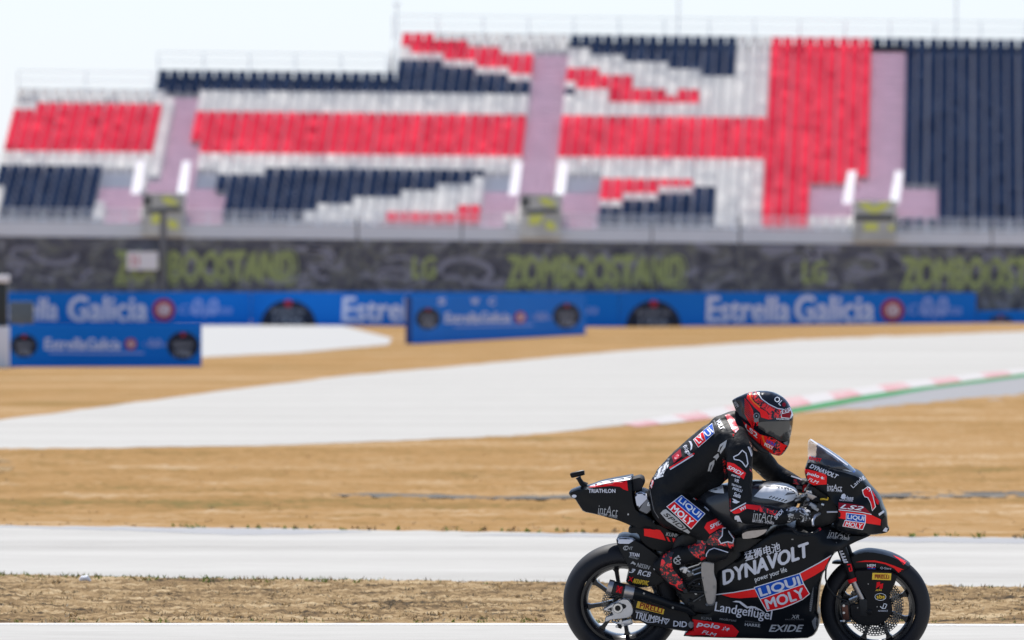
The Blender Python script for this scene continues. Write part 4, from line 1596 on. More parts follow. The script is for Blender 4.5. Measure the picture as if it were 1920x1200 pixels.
p.poly(Z(4, (560, 606), (1078, 446), (1124, 566), (1192, 682), (1110, 748), (1000, 800), (880, 846), (705, 882), (630, 750)), 'white', .0016)
p.poly(Z(4, (570, 612), (1072, 456), (1114, 568), (632, 738)), 'blue', .0024)
p.poly(Z(4, (636, 744), (1118, 576), (1182, 680), (1106, 740), (996, 790), (880, 836), (710, 872)), 'red', .0024)
p.text('LIQUI', Z1(4, 852, 606), 80, 20, 17, 'silver', 0, .07, .0034)
p.text('MOLY', Z1(4, 912, 734), 76, 20, 17.5, 'silver', 0, .07, .0034)
p.text('Landgeflügel', Z1(4, 442, 888), 108, 23, -9, 'silver', 0, .02)
p.poly(Z(4, (318, 770), (360, 758), (410, 764), (455, 796), (490, 824), (530, 818), (580, 826), (640, 858), (692, 898), (620, 862), (560, 840), (510, 838), (484, 846), (440, 818), (395, 780)), 'silver')
p.text('EXIDE', Z1(4, 925, 1068), 66, 13, 0, 'grey', .35, .06)
p.text('XR', Z1(4, 1025, 938), 15, 7, 0, 'grey', .3, .03)
p.text('RACING PARTS', Z1(4, 1018, 970), 34, 2.4, 0, 'dgrey', 0, .0)
p.text('HARRE', Z1(4, 546, 1032), 29, 5.5, -5, 'grey', 0, .06)
p.text('SYSTEMTECHNIK', Z1(4, 546, 1000), 28, 2.4, -8, 'dgrey', 0, .0)
p.text('mokrani', Z1(4, 270, 970), 31, 5, -7, 'dgrey', 0, .03)
p.text('KLIMA', Z1(3, 1710, 958), 20, 5, -6, 'dgrey', 0, .02)
p.poly(Z(4, (-240, 1160), (-190, 1112), (-118, 1078), (-150, 962), (0, 985), (150, 1005), (320, 1032), (393, 1105), (348, 1178), (0, 1172)), 'red')
p.text('polo', Z1(4, 48, 1040), 44, 12, -8, 'silver', .15, .08)
p.poly(Z(4, (195, 1085), (240, 1040), (250, 1070), (285, 1062), (285, 1100), (240, 1100)), 'silver')
p.text('FLM', Z1(4, 60, 1125), 28, 6.5, -14, 'silver', .3, .04)
p.text('intAct', Z1(6, 1165, 848), 42, 13, -5, 'grey', .25, -.01)
p.text('BATTERY - POWER', Z1(6, 1150, 895), 42, 4, -5, 'grey', .1, .01)
for q in ((640, 908), (1130, 945)):
    p.disc2(Z1(6, *q), 1.2, 1.2, 'bolt')
p.disc2(Z1(4, 990, 68), 1.2, 1.2, 'bolt')
# red stripe of the nose carried on to the fairing, radiator mesh at the front edge
p.poly(Z(4, (1205, 700), (1232, 600), (1225, 760), (1205, 880), (1188, 880), (1190, 780)), 'dgrey', .0014)
for i in range(12):
    p.stroke(Z(4, (1186 + 1 * i, 880 - 21 * i), (1210 + 2 * i, 868 - 21 * i)), 1.0, 'dark', .0022)
p.poly(Z(4, (1212, 990), (1255, 935), (1278, 960), (1280, 1040), (1245, 1090), (1225, 1040)), 'dgrey', .0014)  # gloss reflection on the lower lip, painted grey
p.obj('fairing', bike)

# ---- nose
nose = Z(6, (808, 10), (776, 105), (770, 150), (782, 195), (800, 262), (868, 300), (940, 345), (1030, 428), (1100, 490), (1146, 545), (1152, 620), (1120, 710), (1085, 745), (1130, 790), (1220, 832), (1400, 856), (1560, 856), (1650, 842), (1700, 828), (1725, 800), (1702, 760), (1690, 630), (1652, 560), (1622, 470), (1570, 395), (1500, 318), (1440, 245), (1380, 180), (1200, 120), (980, 60))
NW = [(1515, 870, .13), (1512, 905, .15), (1560, 905, .155), (1600, 915, .13), (1625, 920, .08), (1570, 960, .20), (1610, 960, .15), (1640, 960, .09), (1655, 985, .055), (1600, 985, .17), (1665, 995, .03), (1580, 980, .20)]
p = Part()
p.pillow(nose, NW, 'paint', e=.62, k=.5, chaikin=1)
p.freeze()
p.poly(Z(6, (778, 112), (900, 142), (1000, 172), (1022, 198), (1020, 290), (870, 298), (806, 262), (786, 195), (774, 150)), 'lred')
p.text('polo', Z1(6, 868, 185), 24, 7.5, -17, 'white', .1, .08)
p.poly(Z(6, (950, 215), (970, 198), (980, 212), (998, 215), (995, 232), (960, 230)), 'white')
p.text('FLM', Z1(6, 870, 250), 21, 6, -20, 'white', .3, .03)
p.text('DYNAVOLT', Z1(6, 990, 142), 57, 8.5, -22.5, 'silver', .3, .07)
p.text('power your life', Z1(6, 985, 165), 20, 2.5, -20, 'grey', 0, 0)
p.text('intAct', Z1(6, 1110, 322), 28, 11, -6, 'silver', 0, .0)
p.text('BATTERY - POWER', Z1(6, 1110, 362), 28, 3.2, -4, 'silver', 0, .01)
p.text('Haas', Z1(6, 1270, 440), 17, 7, -2, 'silver', .1, .04)
p.poly(Z(6, (1178, 440), (1190, 405), (1215, 392), (1235, 410), (1230, 450), (1200, 455)), 'silver')
p.text('RACETECHNIK', Z1(6, 1240, 470), 25, 2.8, -4, 'silver', 0, .01)
p.text('Landg', Z1(6, 1375, 262), 30, 10, 42, 'silver', 0, .0)
p.poly(Z(6, (1152, 492), (1300, 510), (1430, 530), (1522, 622), (1400, 602), (1155, 572)), 'dred')
p.stroke(Z(6, (1155, 575), (1300, 590), (1420, 605), (1525, 628)), 1.3, 'white', .002)
p.poly(Z(6, (1155, 582), (1400, 612), (1522, 632), (1632, 685), (1625, 750), (1440, 722), (1150, 668)), 'lred')
p.text('LS2', Z1(6, 1302, 548), 45, 8, -6, 'white', .4, .06)
p.poly(Z(6, (1238, 608), (1462, 634), (1458, 730), (1426, 802), (1198, 760), (1222, 694), (1236, 690)), 'white', .002)
p.poly(Z(6, (1246, 616), (1454, 640), (1450, 720), (1242, 692)), 'blue', .0028)
p.poly(Z(6, (1228, 700), (1448, 728), (1422, 794), (1207, 756)), 'red', .0028)
p.text('LIQUI', Z1(6, 1348, 668), 32, 9.5, -7, 'white', 0, .05, .0036)
p.text('MOLY', Z1(6, 1326, 746), 33, 8.5, -8, 'white', .2, .05, .0036)
p.poly(Z(6, (1416, 350), (1440, 340), (1480, 312), (1510, 326), (1545, 420), (1574, 542), (1532, 592), (1512, 500), (1480, 442), (1445, 432), (1428, 400)), 'white', .002)
p.poly(Z(6, (1425, 355), (1445, 347), (1480, 322), (1505, 335), (1536, 425), (1565, 540), (1536, 578), (1518, 498), (1488, 436), (1450, 424), (1436, 398)), 'red', .0028)
p.poly(Z(6, (1530, 352), (1570, 420), (1612, 480), (1600, 520), (1580, 505), (1552, 440)), 'red', .002)
p.poly(Z(6, (1602, 620), (1660, 580), (1672, 600), (1612, 645)), 'silver')
p.poly(Z(6, (1640, 690), (1685, 640), (1696, 700), (1698, 755), (1660, 800), (1640, 770)), 'dark', .002)
p.poly(Z(6, (1650, 815), (1680, 770), (1712, 790), (1718, 812), (1690, 824)), 'silver', .002)
p.obj('nose_fairing', bike)
# cockpit lining between the nose and the tank
p = Part()
p.pillow(Z(6, (700, 560), (800, 300), (870, 290), (1000, 380), (1120, 480), (1160, 560), (1170, 680), (1060, 745), (900, 790), (760, 790), (660, 760)), .08, 'dark', e=.7, k=.4)
p.obj('cockpit_lining', bike)

# ---- screen
p = Part()
SCW = [(1516, 830, .045), (1520, 870, .115), (1560, 850, .08), (1590, 890, .09), (1560, 880, .12), (1612, 905, .05)]
p.pillow(Z(1, (932, 625), (958, 606), (1010, 640), (1110, 705), (1200, 765), (1330, 862), (1420, 945), (1440, 985), (1330, 958), (1200, 915), (1080, 868), (1000, 838), (930, 818), (926, 740)), SCW, 'screen', e=.35, k=.8)
for i, f in enumerate(p.F):               # untinted rear part
    c = sum((p.V[k] for k in f), Vector()) / len(f)
    px_, py_ = topix(BM @ c)
    if px_ < 1531 - (py_ - 845) * .12:
        p.MI[i] = p.mi('clear')
p.freeze()
p.stroke(Z(1, (934, 622), (960, 608), (1010, 642), (1110, 707), (1200, 768), (1330, 865)), 2.4, 'silver', .002)  # rim light on the screen edge, drawn as a silver line
p.poly(Z(6, (1160, 132), (1200, 122), (1240, 124), (1300, 140), (1296, 172), (1270, 170), (1250, 182), (1222, 160), (1195, 150)), 'white', .002)
p.poly(Z(6, (1310, 160), (1330, 130), (1342, 140), (1326, 168)), 'blue', .002)
p.poly(Z(6, (1330, 192), (1360, 178), (1400, 172), (1424, 205), (1400, 215), (1380, 190), (1350, 200)), 'white', .002)
p.text('RIWOT', Z1(1, 1005, 805), 24, 7, -12, 'red', .1, .08)
p.obj('screen', bike)

# ---- front fork
A0, M0, L0 = at(*Z1(5, 560, 90), .098), at(*Z1(5, 715, 520), .098), at(*Z1(5, 838, 772), .098)
for sgn in (1, -1):
    fk = Part()
    A_, M_, L_ = [Vector((v.x, v.y * sgn, v.z)) for v in (A0, M0, L0)]
    fk.tube([A_, A_.lerp(M_, .95), M_], [.0275, .0275, .024], 'satin', 20)
    fk.tube([A_.lerp(M_, .96), A_.lerp(M_, 1.05)], .029, 'red', 20)
    fk.tube([M_, L_], [.0195, .0195], 'titan', 18)
    fk.box(L_ + Vector((.0, 0, -.03)), (.05, .045, .10), 'dark', bev=.008)
    if sgn > 0:
        fk.freeze()
        for zx0, zy0, zx1, zy1 in ((562, 205, 600, 200), (572, 235, 618, 230), (584, 268, 632, 262), (598, 300, 645, 296), (612, 325, 660, 322)):
            fk.stroke(Z(5, (zx0, zy0), (zx1, zy1)), 2.6, 'silver', .0016)
        fk.stroke(Z(5, (566, 200), (622, 330)), 2.5, 'silver', .0016)
        fk.stroke(Z(5, (650, 352), (690, 350), (705, 420), (680, 425), (672, 385)), 2.6, 'red', .0016)
    fk.obj('fork_leg', bike)
for qq in (.11, -.11):
    p = Part()
    pts = [at(*Z1(5, x, y), qq) for x, y in ((445, 290), (412, 400), (408, 500), (430, 600), (500, 690), (580, 740), (650, 760))]
    p.tube(pts, .005, 'dark', 8)
    p.obj('brake_hose', bike)

# ---- front caliper
for sgn in (1, -1):
    p = Part()
    c = at(*Z1(5, 635, 880), .085)
    c.y *= sgn
    p.box(c, (.050, .052, .115), 'dark', Matrix.Rotation(R(-6), 3, 'Y'), .008)
    M.setdefault('calip', mat('caliper_bronze', (0.085, 0.035, 0.025), 0.35, 0.7, var=(40, .2)))
    p.box(c + Vector((0, -.012 * sgn, .0)), (.036, .05, .085), 'calip', Matrix.Rotation(R(-6), 3, 'Y'), .006)
    for dz in (-.045, .0, .04):
        q = c + Vector((-.008, -.037 * sgn, dz))
        p.tube([q, q + Vector((0, -.006 * sgn, 0))], .007, 'steel', 10)
    p.tube([c + Vector((-.03, -.02 * sgn, -.05)), c + Vector((.03, -.02 * sgn, -.05))], .006, 'steel', 8)
    p.tube([c + Vector((.02, -.02 * sgn, .07)), c + Vector((.09, -.01 * sgn, .10))], .008, 'steel', 8)
    p.obj('front_caliper', bike)

# ---- front mudguard and brake cooling shield
p = Part()
p.pillow(Z(5, (470, 338), (520, 318), (590, 318), (660, 262), (760, 208), (868, 184), (960, 190), (1060, 208), (1160, 238), (1250, 280), (1352, 352), (1352, 376), (1295, 420), (1250, 452), (1215, 474), (1205, 455), (1100, 440), (900, 425), (730, 425), (640, 420), (600, 345), (520, 350)), .078, 'paint', e=.45, k=.5)
p.freeze()
p.poly(Z(5, (745, 324), (850, 306), (960, 304), (1080, 330), (1180, 365), (1296, 412), (1242, 456), (1180, 395), (1080, 348), (960, 324), (850, 322)), 'lred')
p.poly(Z(5, (1165, 244), (1250, 282), (1322, 318), (1284, 358), (1240, 300)), 'lred')
p.text('HEIM', Z1(5, 923, 362), 16, 5, 0, 'white', 0, .05)
p.poly(Z(5, (880, 376), (968, 376), (968, 388), (880, 388)), 'red', .0014)
p.poly(Z(5, (880, 388), (968, 388), (968, 406), (880, 406)), 'blue', .0014)
p.stroke(Z(5, (932, 345), (932, 395)), 1.2, 'white', .003)
p.text('Q-Starz', Z1(5, 1085, 395), 21, 5, -4, 'silver', .1, .02)
p.obj('front_mudguard', bike)
p = Part()
p.pillow(Z(5, (722, 415), (900, 405), (1100, 420), (1215, 470), (1190, 560), (1160, 625), (1132, 660), (1125, 740), (1150, 800), (1162, 880), (1110, 965), (1010, 1032), (850, 1045), (735, 1005), (688, 930), (678, 800), (740, 795), (866, 772), (860, 730), (760, 560)), .016, 'satin', e=.5, k=.35, c=.104, step=.012)
p.freeze()
p.poly(Z(5, (936, 444), (1148, 450), (1142, 528), (930, 520)), 'yellow')
p.text('PIRELLI', Z1(5, 1042, 490), 27, 6.5, -1, 'dred', 0, .05)
p.stroke(Z(5, (962, 466), (1110, 468)), .9, 'dred', .003)
p.poly(Z(5, (985, 550), (1022, 545), (1020, 572), (1056, 562), (1050, 622), (1012, 622), (1022, 592), (995, 605), (975, 622)), 'red')
p.text('AKRA', Z1(5, 1005, 638), 12, 3.5, 2, 'yellow', .1, .05)
p.disc2(Z1(5, 1025, 715), 10.8, 6.9, 'white', .0014)
p.disc2(Z1(5, 1025, 715), 9.8, 6.0, 'satin', .0022)
p.text('sbs', Z1(5, 1028, 712), 15.5, 7.5, 0, 'yellow', 0, .06, .0032)
p.stroke(Z(5, (1022, 822), (1048, 845), (1066, 790), (1098, 800), (1078, 845), (1040, 845)), 1.3, 'white')
p.text('ADVANCE', Z1(5, 1052, 872), 19, 3, 0, 'silver', .2, .03)
for q in ((888, 570), (768, 838), (988, 826)):
    p.disc2(Z1(5, *q), 1.3, 1.3, 'bolt', .002)
c = at(*Z1(5, 905, 885), .118)
p.lathe([(.0, -.012), (.010, -.012), (.016, -.008), (.018, .004)], c, 'satin', 24, closed=False)
p.obj('brake_cooling_shield', bike)

# ---- handlebar, levers, yoke and lines
for sgn in (1, -1):
    p = Part()
    a_ = at(1519, 952, .17)
    g0, g1 = at(1500, 962, .22), at(1494, 966, .345)
    for v in (a_, g0, g1):
        v.y *= sgn
    p.tube([a_, g0, g1], [.013, .016, .016], 'satin', 14)
    p.tube([g1, g1 + Vector((0, -.02 * sgn, 0))], [.018, .015], 'dark', 14)
    p.obj('handlebar', bike)
for sgn in (1, -1):
    p = Part()
    pts = [at(*Z1(6, x, y), qq) for x, y, qq in ((940, 620, .20), (890, 645, .26), (862, 700, .30), (868, 752, .325))]
    for v in pts:
        v.y *= sgn
    p.tube(pts, [.008, .009, .008, .007], 'alu', 10)
    p.obj('brake_lever' if sgn > 0 else 'clutch_lever', bike)
for sgn in (1, -1):
    p = Part()
    pts = [at(*Z1(6, x, y), qq) for x, y, qq in ((640, 780, .36), (655, 815, .37), (700, 845, .37), (790, 855, .36), (880, 835, .34), (930, 800, .32))]
    for v in pts:
        v.y *= sgn
    p.tube(pts, .0065, 'carbon', 10)
    p.tube([pts[-1], pts[-1] + (pts[-1] - pts[-2]) * .35], .009, 'dred', 10)
    p.obj('lever_guard', bike)
p = Part()
p.box(at(*Z1(6, 850, 400), .05), (.07, .16, .03), 'titan', Matrix.Rotation(R(25), 3, 'Y'), .006)
p.box(at(*Z1(6, 815, 350), .02), (.045, .10, .02), 'dark', Matrix.Rotation(R(-20), 3, 'Y'), .005)
p.box(at(*Z1(6, 835, 385), .10), (.022, .03, .026), 'alu', Matrix.Rotation(R(-15), 3, 'Y'), .003)
p.box(at(*Z1(6, 880, 540), .15), (.06, .035, .025), 'grey', Matrix.Rotation(R(28), 3, 'Y'), .004)
p.box(at(*Z1(6, 945, 530), .16), (.03, .04, .03), 'dark', Matrix.Rotation(R(20), 3, 'Y'), .004)
p.tube([at(*Z1(6, 960, 510), .18), at(*Z1(6, 990, 522), .18)], .008, 'steel', 10)
for x, y, r_, m_ in ((720, 430, .010, 'steel'), (755, 455, .012, 'dark'), (785, 470, .011, 'alu'), (730, 480, .010, 'dark'), (700, 470, .008, 'steel'), (765, 420, .009, 'steel'), (900, 470, .014, 'dark'), (800, 520, .012, 'titan'), (830, 590, .010, 'dark')):
    a_ = at(*Z1(6, x, y), .13)
    p.tube([a_ + Vector((-.014, .01, -.006)), a_ + Vector((.014, -.014, .008))], r_, m_, 10)
p.obj('top_yoke', bike)
p = Part()
p.tube([at(*Z1(6, x, y), .12) for x, y in ((905, 478), (930, 458), (985, 452), (1030, 462), (1040, 430), (1028, 398))], .0055, 'yellow', 8)
p.obj('clutch_line', bike)
p = Part()
p.tube([at(*Z1(6, 1025, 600), .13), at(*Z1(6, 1145, 598), .15)], .005, 'silver', 8)
p.obj('stay', bike)

# ================================================================== THE RIDER
def fuse(p, m, vox=0.010, smooth=6, name='body'):
    """melt overlapping volumes into one continuous skin"""
    o = p.obj(name)
    md = o.modifiers.new('r', 'REMESH')
    md.mode = 'VOXEL'
    md.voxel_size = vox
    sm = o.modifiers.new('s', 'SMOOTH')
    sm.factor = 0.5
    sm.iterations = smooth
    dg = bpy.context.evaluated_depsgraph_get()
    me = bpy.data.meshes.new_from_object(o.evaluated_get(dg))
    V = [v.co.copy() for v in me.vertices]
    F = [tuple(f.vertices) for f in me.polygons]
    bpy.data.objects.remove(o)
    bpy.data.meshes.remove(me)
    r = Part()
    r.add(V, F, m)
    return r


def wrinkle(p, amp, sc_, ctr=None):
    for i, v in enumerate(p.V):
        n = noise.noise(v * sc_) + .5 * noise.noise(v * sc_ * 2.3)
        p.V[i] = v + Vector((n, noise.noise(v * sc_ + Vector((7, 3, 1))) * .6, noise.noise(v * sc_ + Vector((1, 9, 4))))) * amp


b = Part()
# trunk: (px, py, depth in the side view, half width)
SP = [(1258, 962, .095, .150), (1250, 930, .112, .172), (1263, 905, .118, .172), (1290, 880, .128, .168), (1318, 860, .136, .175), (1345, 836, .136, .190), (1368, 818, .118, .195), (1384, 806, .085, .150), (1398, 800, .062, .075), (1418, 806, .056, .060), (1430, 800, .056, .058)]
b.tube([at(x, y, 0) for x, y, _, _ in SP], [s[2] for s in SP], 'leather', 24, lat=[s[3] for s in SP])
# back hump between the shoulders, seat and lower back roundings
b.capsule(at(1352, 800, 0), at(1378, 790, 0), .065, .060, 'leather')
b.capsule(at(1254, 952, .07), at(1250, 915, .05), .105, .100, 'leather')
b.capsule(at(1254, 952, -.07), at(1250, 915, -.05), .105, .100, 'leather')
b.capsule(at(1296, 908, 0), at(1342, 868, 0), .112, .112, 'leather')
# near arm
SHn, ELn, WRn = at(1386, 846, .200), at(1389, 960, .315), at(1474, 968, .275)
b.capsule(at(1378, 826, .13), SHn, .088, .080, 'leather')
b.capsule(SHn, ELn, .076, .062, 'leather')
b.capsule(ELn, at(1430, 966, .30), .062, .060, 'leather')
b.capsule(at(1430, 966, .30), WRn, .060, .046, 'leather')
# far arm
SHf, ELf, WRf = at(1408, 842, -.19), at(1450, 888, -.30), at(1502, 911, -.27)
b.capsule(at(1385, 822, -.12), SHf, .085, .080, 'leather')
b.capsule(SHf, ELf, .075, .060, 'leather')
b.capsule(ELf, WRf, .060, .040, 'leather')
# near leg
HPn, KNn, ANn = at(1262, 956, .12), at(1359, 1016, .235), at(1256, 1050, .185)
b.capsule(HPn, at(1305, 976, .185), .112, .094, 'leather')
b.capsule(at(1305, 976, .185), KNn, .094, .064, 'leather')
b.capsule(KNn, at(1308, 1036, .215), .062, .058, 'leather')
b.capsule(at(1308, 1036, .215), ANn, .058, .042, 'leather')
b.capsule(at(1358, 1016, .235), at(1340, 1040, .25), .050, .046, 'leather')
# far leg, hidden by the machine
HPf = at(1262, 942, -.12)
KNf = Vector((KNn.x, .235, KNn.z))
ANf = Vector((ANn.x, .185, ANn.z))
b.capsule(HPf, KNf, .110, .064, 'leather')
b.capsule(KNf, ANf, .064, .042, 'leather')
body = fuse(b, 'leather', .0095, 7)
wrinkle(body, .0036, 15)
wrinkle(body, .0022, 38)
body.freeze()
P = body
# --- neck
P.poly(Z(9, (310, 915), (350, 950), (420, 1010), (450, 1080), (395, 1065), (340, 1000)), 'skin', .002)
P.stroke(Z(9, (292, 1000), (330, 1090), (352, 1160)), 2.4, 'silver', .002)
P.stroke(Z(9, (318, 1000), (352, 1090), (368, 1158)), 1.4, 'grey', .002)
# --- back
P.poly(Z(7, (598, 384), (704, 290), (812, 198), (838, 312), (742, 402), (655, 476)), 'white', .001)
P.poly(Z(7, (708, 288), (812, 205), (832, 310), (742, 394)), 'blue', .002)
P.poly(Z(7, (606, 384), (706, 296), (738, 396), (656, 468)), 'red', .002)
P.text('UI', Z1(7, 772, 302), 15, 12, 43, 'white', 0, .06, .003)
P.text('LY', Z1(7, 672, 378), 15, 12, 43, 'white', 0, .06, .003)
P.text('flügel', Z1(7, 528, 508), 22, 10, -58, 'silver', 0, .02, .002)
P.poly(Z(7, (545, 400), (575, 405), (590, 440), (585, 490), (565, 510), (572, 460), (562, 425)), 'silver', .002)
P.poly(Z(7, (356, 572), (455, 488), (470, 572), (380, 648)), 'dred', .0015)
P.poly(Z(7, (385, 580), (420, 545), (440, 565), (425, 600), (395, 612)), 'hump', .0025)
P.stroke(Z(7, (332, 706), (470, 620), (612, 540)), 2.6, 'red', .0015)
P.stroke(Z(7, (338, 722), (475, 638), (600, 560)), 2.2, 'silver', .0015)
P.text('VOLT', Z1(7, 902, 215), 20, 9, -64, 'silver', .1, .06, .002)
P.text('power', Z1(7, 840, 195), 9, 4, -64, 'grey', 0, 0, .002)
P.poly(Z(7, (872, 520), (900, 440), (978, 388), (960, 470), (905, 548), (895, 520), (940, 440), (905, 470), (890, 525)), 'grey', .002)
P.poly(Z(7, (822, 585), (850, 560), (880, 540), (890, 575), (855, 622), (850, 598)), 'grey', .002)
P.poly(Z(7, (762, 740), (785, 650), (838, 612), (835, 660), (795, 755), (790, 735), (815, 660), (795, 680), (782, 742)), 'grey', .002)
P.poly(Z(7, (955, 110), (1000, 98), (1060, 150), (1100, 240), (1112, 270), (1072, 312), (1040, 280), (1000, 190)), 'hump', .0015)
P.poly(Z(7, (1040, 318), (1062, 325), (1048, 355)), 'red', .002)
P.poly(Z(7, (100, 870), (125, 795), (140, 800), (155, 870), (130, 935), (104, 915)), 'hump', .0015)
P.poly(Z(7, (200, 682), (262, 630), (335, 588), (318, 690), (268, 760), (262, 800), (215, 815), (165, 845), (150, 780), (170, 720)), 'splw', .0015)
P.stroke(Z(7, (104, 920), (120, 1000), (140, 1110)) + Z(8, (160, 110), (210, 188)), 1.0, 'dgrey', .0015)
# --- near arm
P.stroke(Z(7, (1150, 505), (1192, 540), (1203, 590), (1214, 655), (1192, 695), (1150, 638), (1120, 618), (1062, 608), (1052, 580), (1108, 553)), 2.0, 'silver', .002, True)
P.poly(Z(7, (950, 640), (1000, 640), (1060, 655), (1130, 705), (1192, 762), (1166, 832), (1110, 790), (1050, 752), (955, 712)), 'lred_l', .0015)
P.text('SPIDI', Z1(7, 1070, 732), 33, 7, -27, 'white', .3, .06, .003)
P.poly(Z(7, (930, 580), (962, 590), (975, 640), (950, 645), (955, 712), (990, 740), (1005, 820), (992, 900), (1015, 1040), (1030, 1190), (995, 1190), (975, 1040), (950, 900), (945, 760), (925, 660)), 'spl', .0015)
for t_, zx, zy, w_, h_ in (('metron', 1078, 795, 17, 4), ('VR', 1088, 848, 9, 6), ('TRIATHLON', 1085, 905, 19, 3.6), ('PIRELLI', 1096, 948, 19, 5), ('Sala', 1095, 1010, 14, 8)):
    P.text(t_, Z1(7, zx, zy), w_, h_, -18, 'silver', .1, .05, .002)
P.poly(Z(7, (1035, 1045), (1075, 1060), (1095, 1075), (1125, 1085), (1085, 1105), (1060, 1100), (1035, 1085), (1055, 1072)), 'silver', .002)
P.stroke(Z(6, (-60, 592), (20, 548), (112, 498)), 2.2, 'silver', .002)
P.poly(Z(6, (-50, 600), (30, 560), (118, 512), (200, 520), (290, 530), (370, 570), (470, 585), (430, 632), (330, 602), (220, 578), (120, 562), (40, 612), (-20, 622)), 'lred_l', .0015)
P.poly(Z(6, (285, 525), (370, 565), (470, 585), (440, 640), (390, 610), (320, 612), (240, 585)), 'spl', .0025)
P.text('WI', Z1(6, 78, 558), 12, 6, 24, 'white', .2, .05, .003)
P.text('intAct', Z1(6, 305, 645), 37, 19, -8, 'grey', .05, -.01, .002)
P.text('BATTERY - POWER', Z1(6, 308, 713), 41, 4.6, -7, 'silver', 0, .03, .002)
P.text('SPIDI', Z1(6, 480, 628), 22, 7, 48, 'silver', .2, .06, .002)
P.poly(Z(8, (1062, 175), (1080, 160), (1112, 162), (1130, 200), (1150, 242), (1138, 272), (1105, 262), (1068, 240)), 'silver', .0015)
# --- far arm
P.poly(Z(7, (1230, 680), (1270, 705), (1330, 740), (1360, 770), (1320, 800), (1270, 770), (1235, 730)), 'spl', .0015)
P.poly(Z(7, (1730, 830), (1800, 830), (1860, 870), (1850, 910), (1800, 900), (1720, 880)), 'spl', .0015)
P.stroke(Z(7, (1700, 795), (1780, 820), (1860, 860)), 2.4, 'silver', .0015)
# --- near leg
P.poly(Z(2, (1268, 362), (1508, 550), (1365, 708), (1117, 480)), 'white', .001)
P.poly(Z(2, (1270, 371), (1498, 550), (1432, 624), (1200, 424)), 'blue', .002)
P.poly(Z(2, (1196, 429), (1427, 629), (1365, 699), (1126, 481)), 'red', .002)
P.text('LIQUI', Z1(2, 1350, 490), 50, 12.5, -39, 'white', 0, .07, .003)
P.text('MOLY', Z1(2, 1276, 566), 49, 12.5, -40, 'white', 0, .07, .003)
P.poly(Z(2, (1056, 545), (1085, 515), (1112, 504), (1230, 600), (1355, 735), (1340, 752), (1240, 700), (1120, 620)), 'grey', .0012)
P.text('SPIDI', Z1(2, 1205, 632), 52, 8, -39, 'dark', .3, .04, .0025)
P.stroke(Z(2, (1385, 395), (1450, 440), (1520, 500), (1610, 585)), 2.6, 'silver', .0015)
P.stroke(Z(2, (1405, 395), (1470, 445), (1560, 520), (1630, 590)), 1.6, 'red', .0015)
P.poly(Z(2, (1495, 690), (1520, 640), (1630, 592), (1690, 615), (1745, 655), (1700, 690), (1640, 700), (1550, 755)), 'lred_l', .0015)
P.text('SPIDI', Z1(2, 1620, 655), 28, 7.5, 26, 'white', .2, .05, .003)
P.poly(Z(8, (740, 460), (795, 378), (860, 340), (930, 300), (1000, 262), (1060, 330), (1085, 480), (1055, 545), (1000, 520), (900, 490), (830, 500), (770, 490)), 'spl', .001)
P.poly(Z(8, (538, 480), (570, 450), (640, 428), (740, 452), (745, 520), (722, 560), (740, 640), (690, 668), (600, 612), (545, 545)), 'spl', .001)
P.poly(Z(8, (885, 430), (925, 390), (930, 300), (980, 300), (1010, 360), (1055, 420), (1040, 470), (985, 455), (910, 475)), 'leather', .0018)
P.stroke(Z(8, (930, 302), (980, 300), (1010, 360), (1055, 420), (1042, 468), (985, 455), (910, 475), (885, 432), (924, 388)), 2.0, 'silver', .0026, True)
person = P.obj('person', None, BM, sharp=70)
tag(person, 'rider in black and red racing leathers leaning forward over the motorcycle tank', 'person')

# --- knee sliders
for sgn in (1, -1):
    p = Part()
    k0, k1 = at(*Z1(8, 800, 605), .275), at(*Z1(8, 930, 600), .285)
    for v in (k0, k1):
        v.y *= sgn
    t = Part()
    t.capsule(k0, k1, .034, .032, 'satin')
    t.capsule(k0 + Vector((.01, 0, .02)), k1 + Vector((.02, 0, .015)), .026, .022, 'satin')
    t.capsule(k0 + Vector((.01, 0, -.014)), k1 + Vector((-.03, 0, -.016)), .030, .024, 'satin')
    f = fuse(t, 'satin', .006, 4, 'slider')
    if sgn > 0:
        f.freeze()
        f.stroke(Z(8, (744, 640), (748, 590), (775, 550), (832, 526), (900, 545), (992, 575)), 1.8, 'silver', .002)
    f.obj('knee_slider', person)

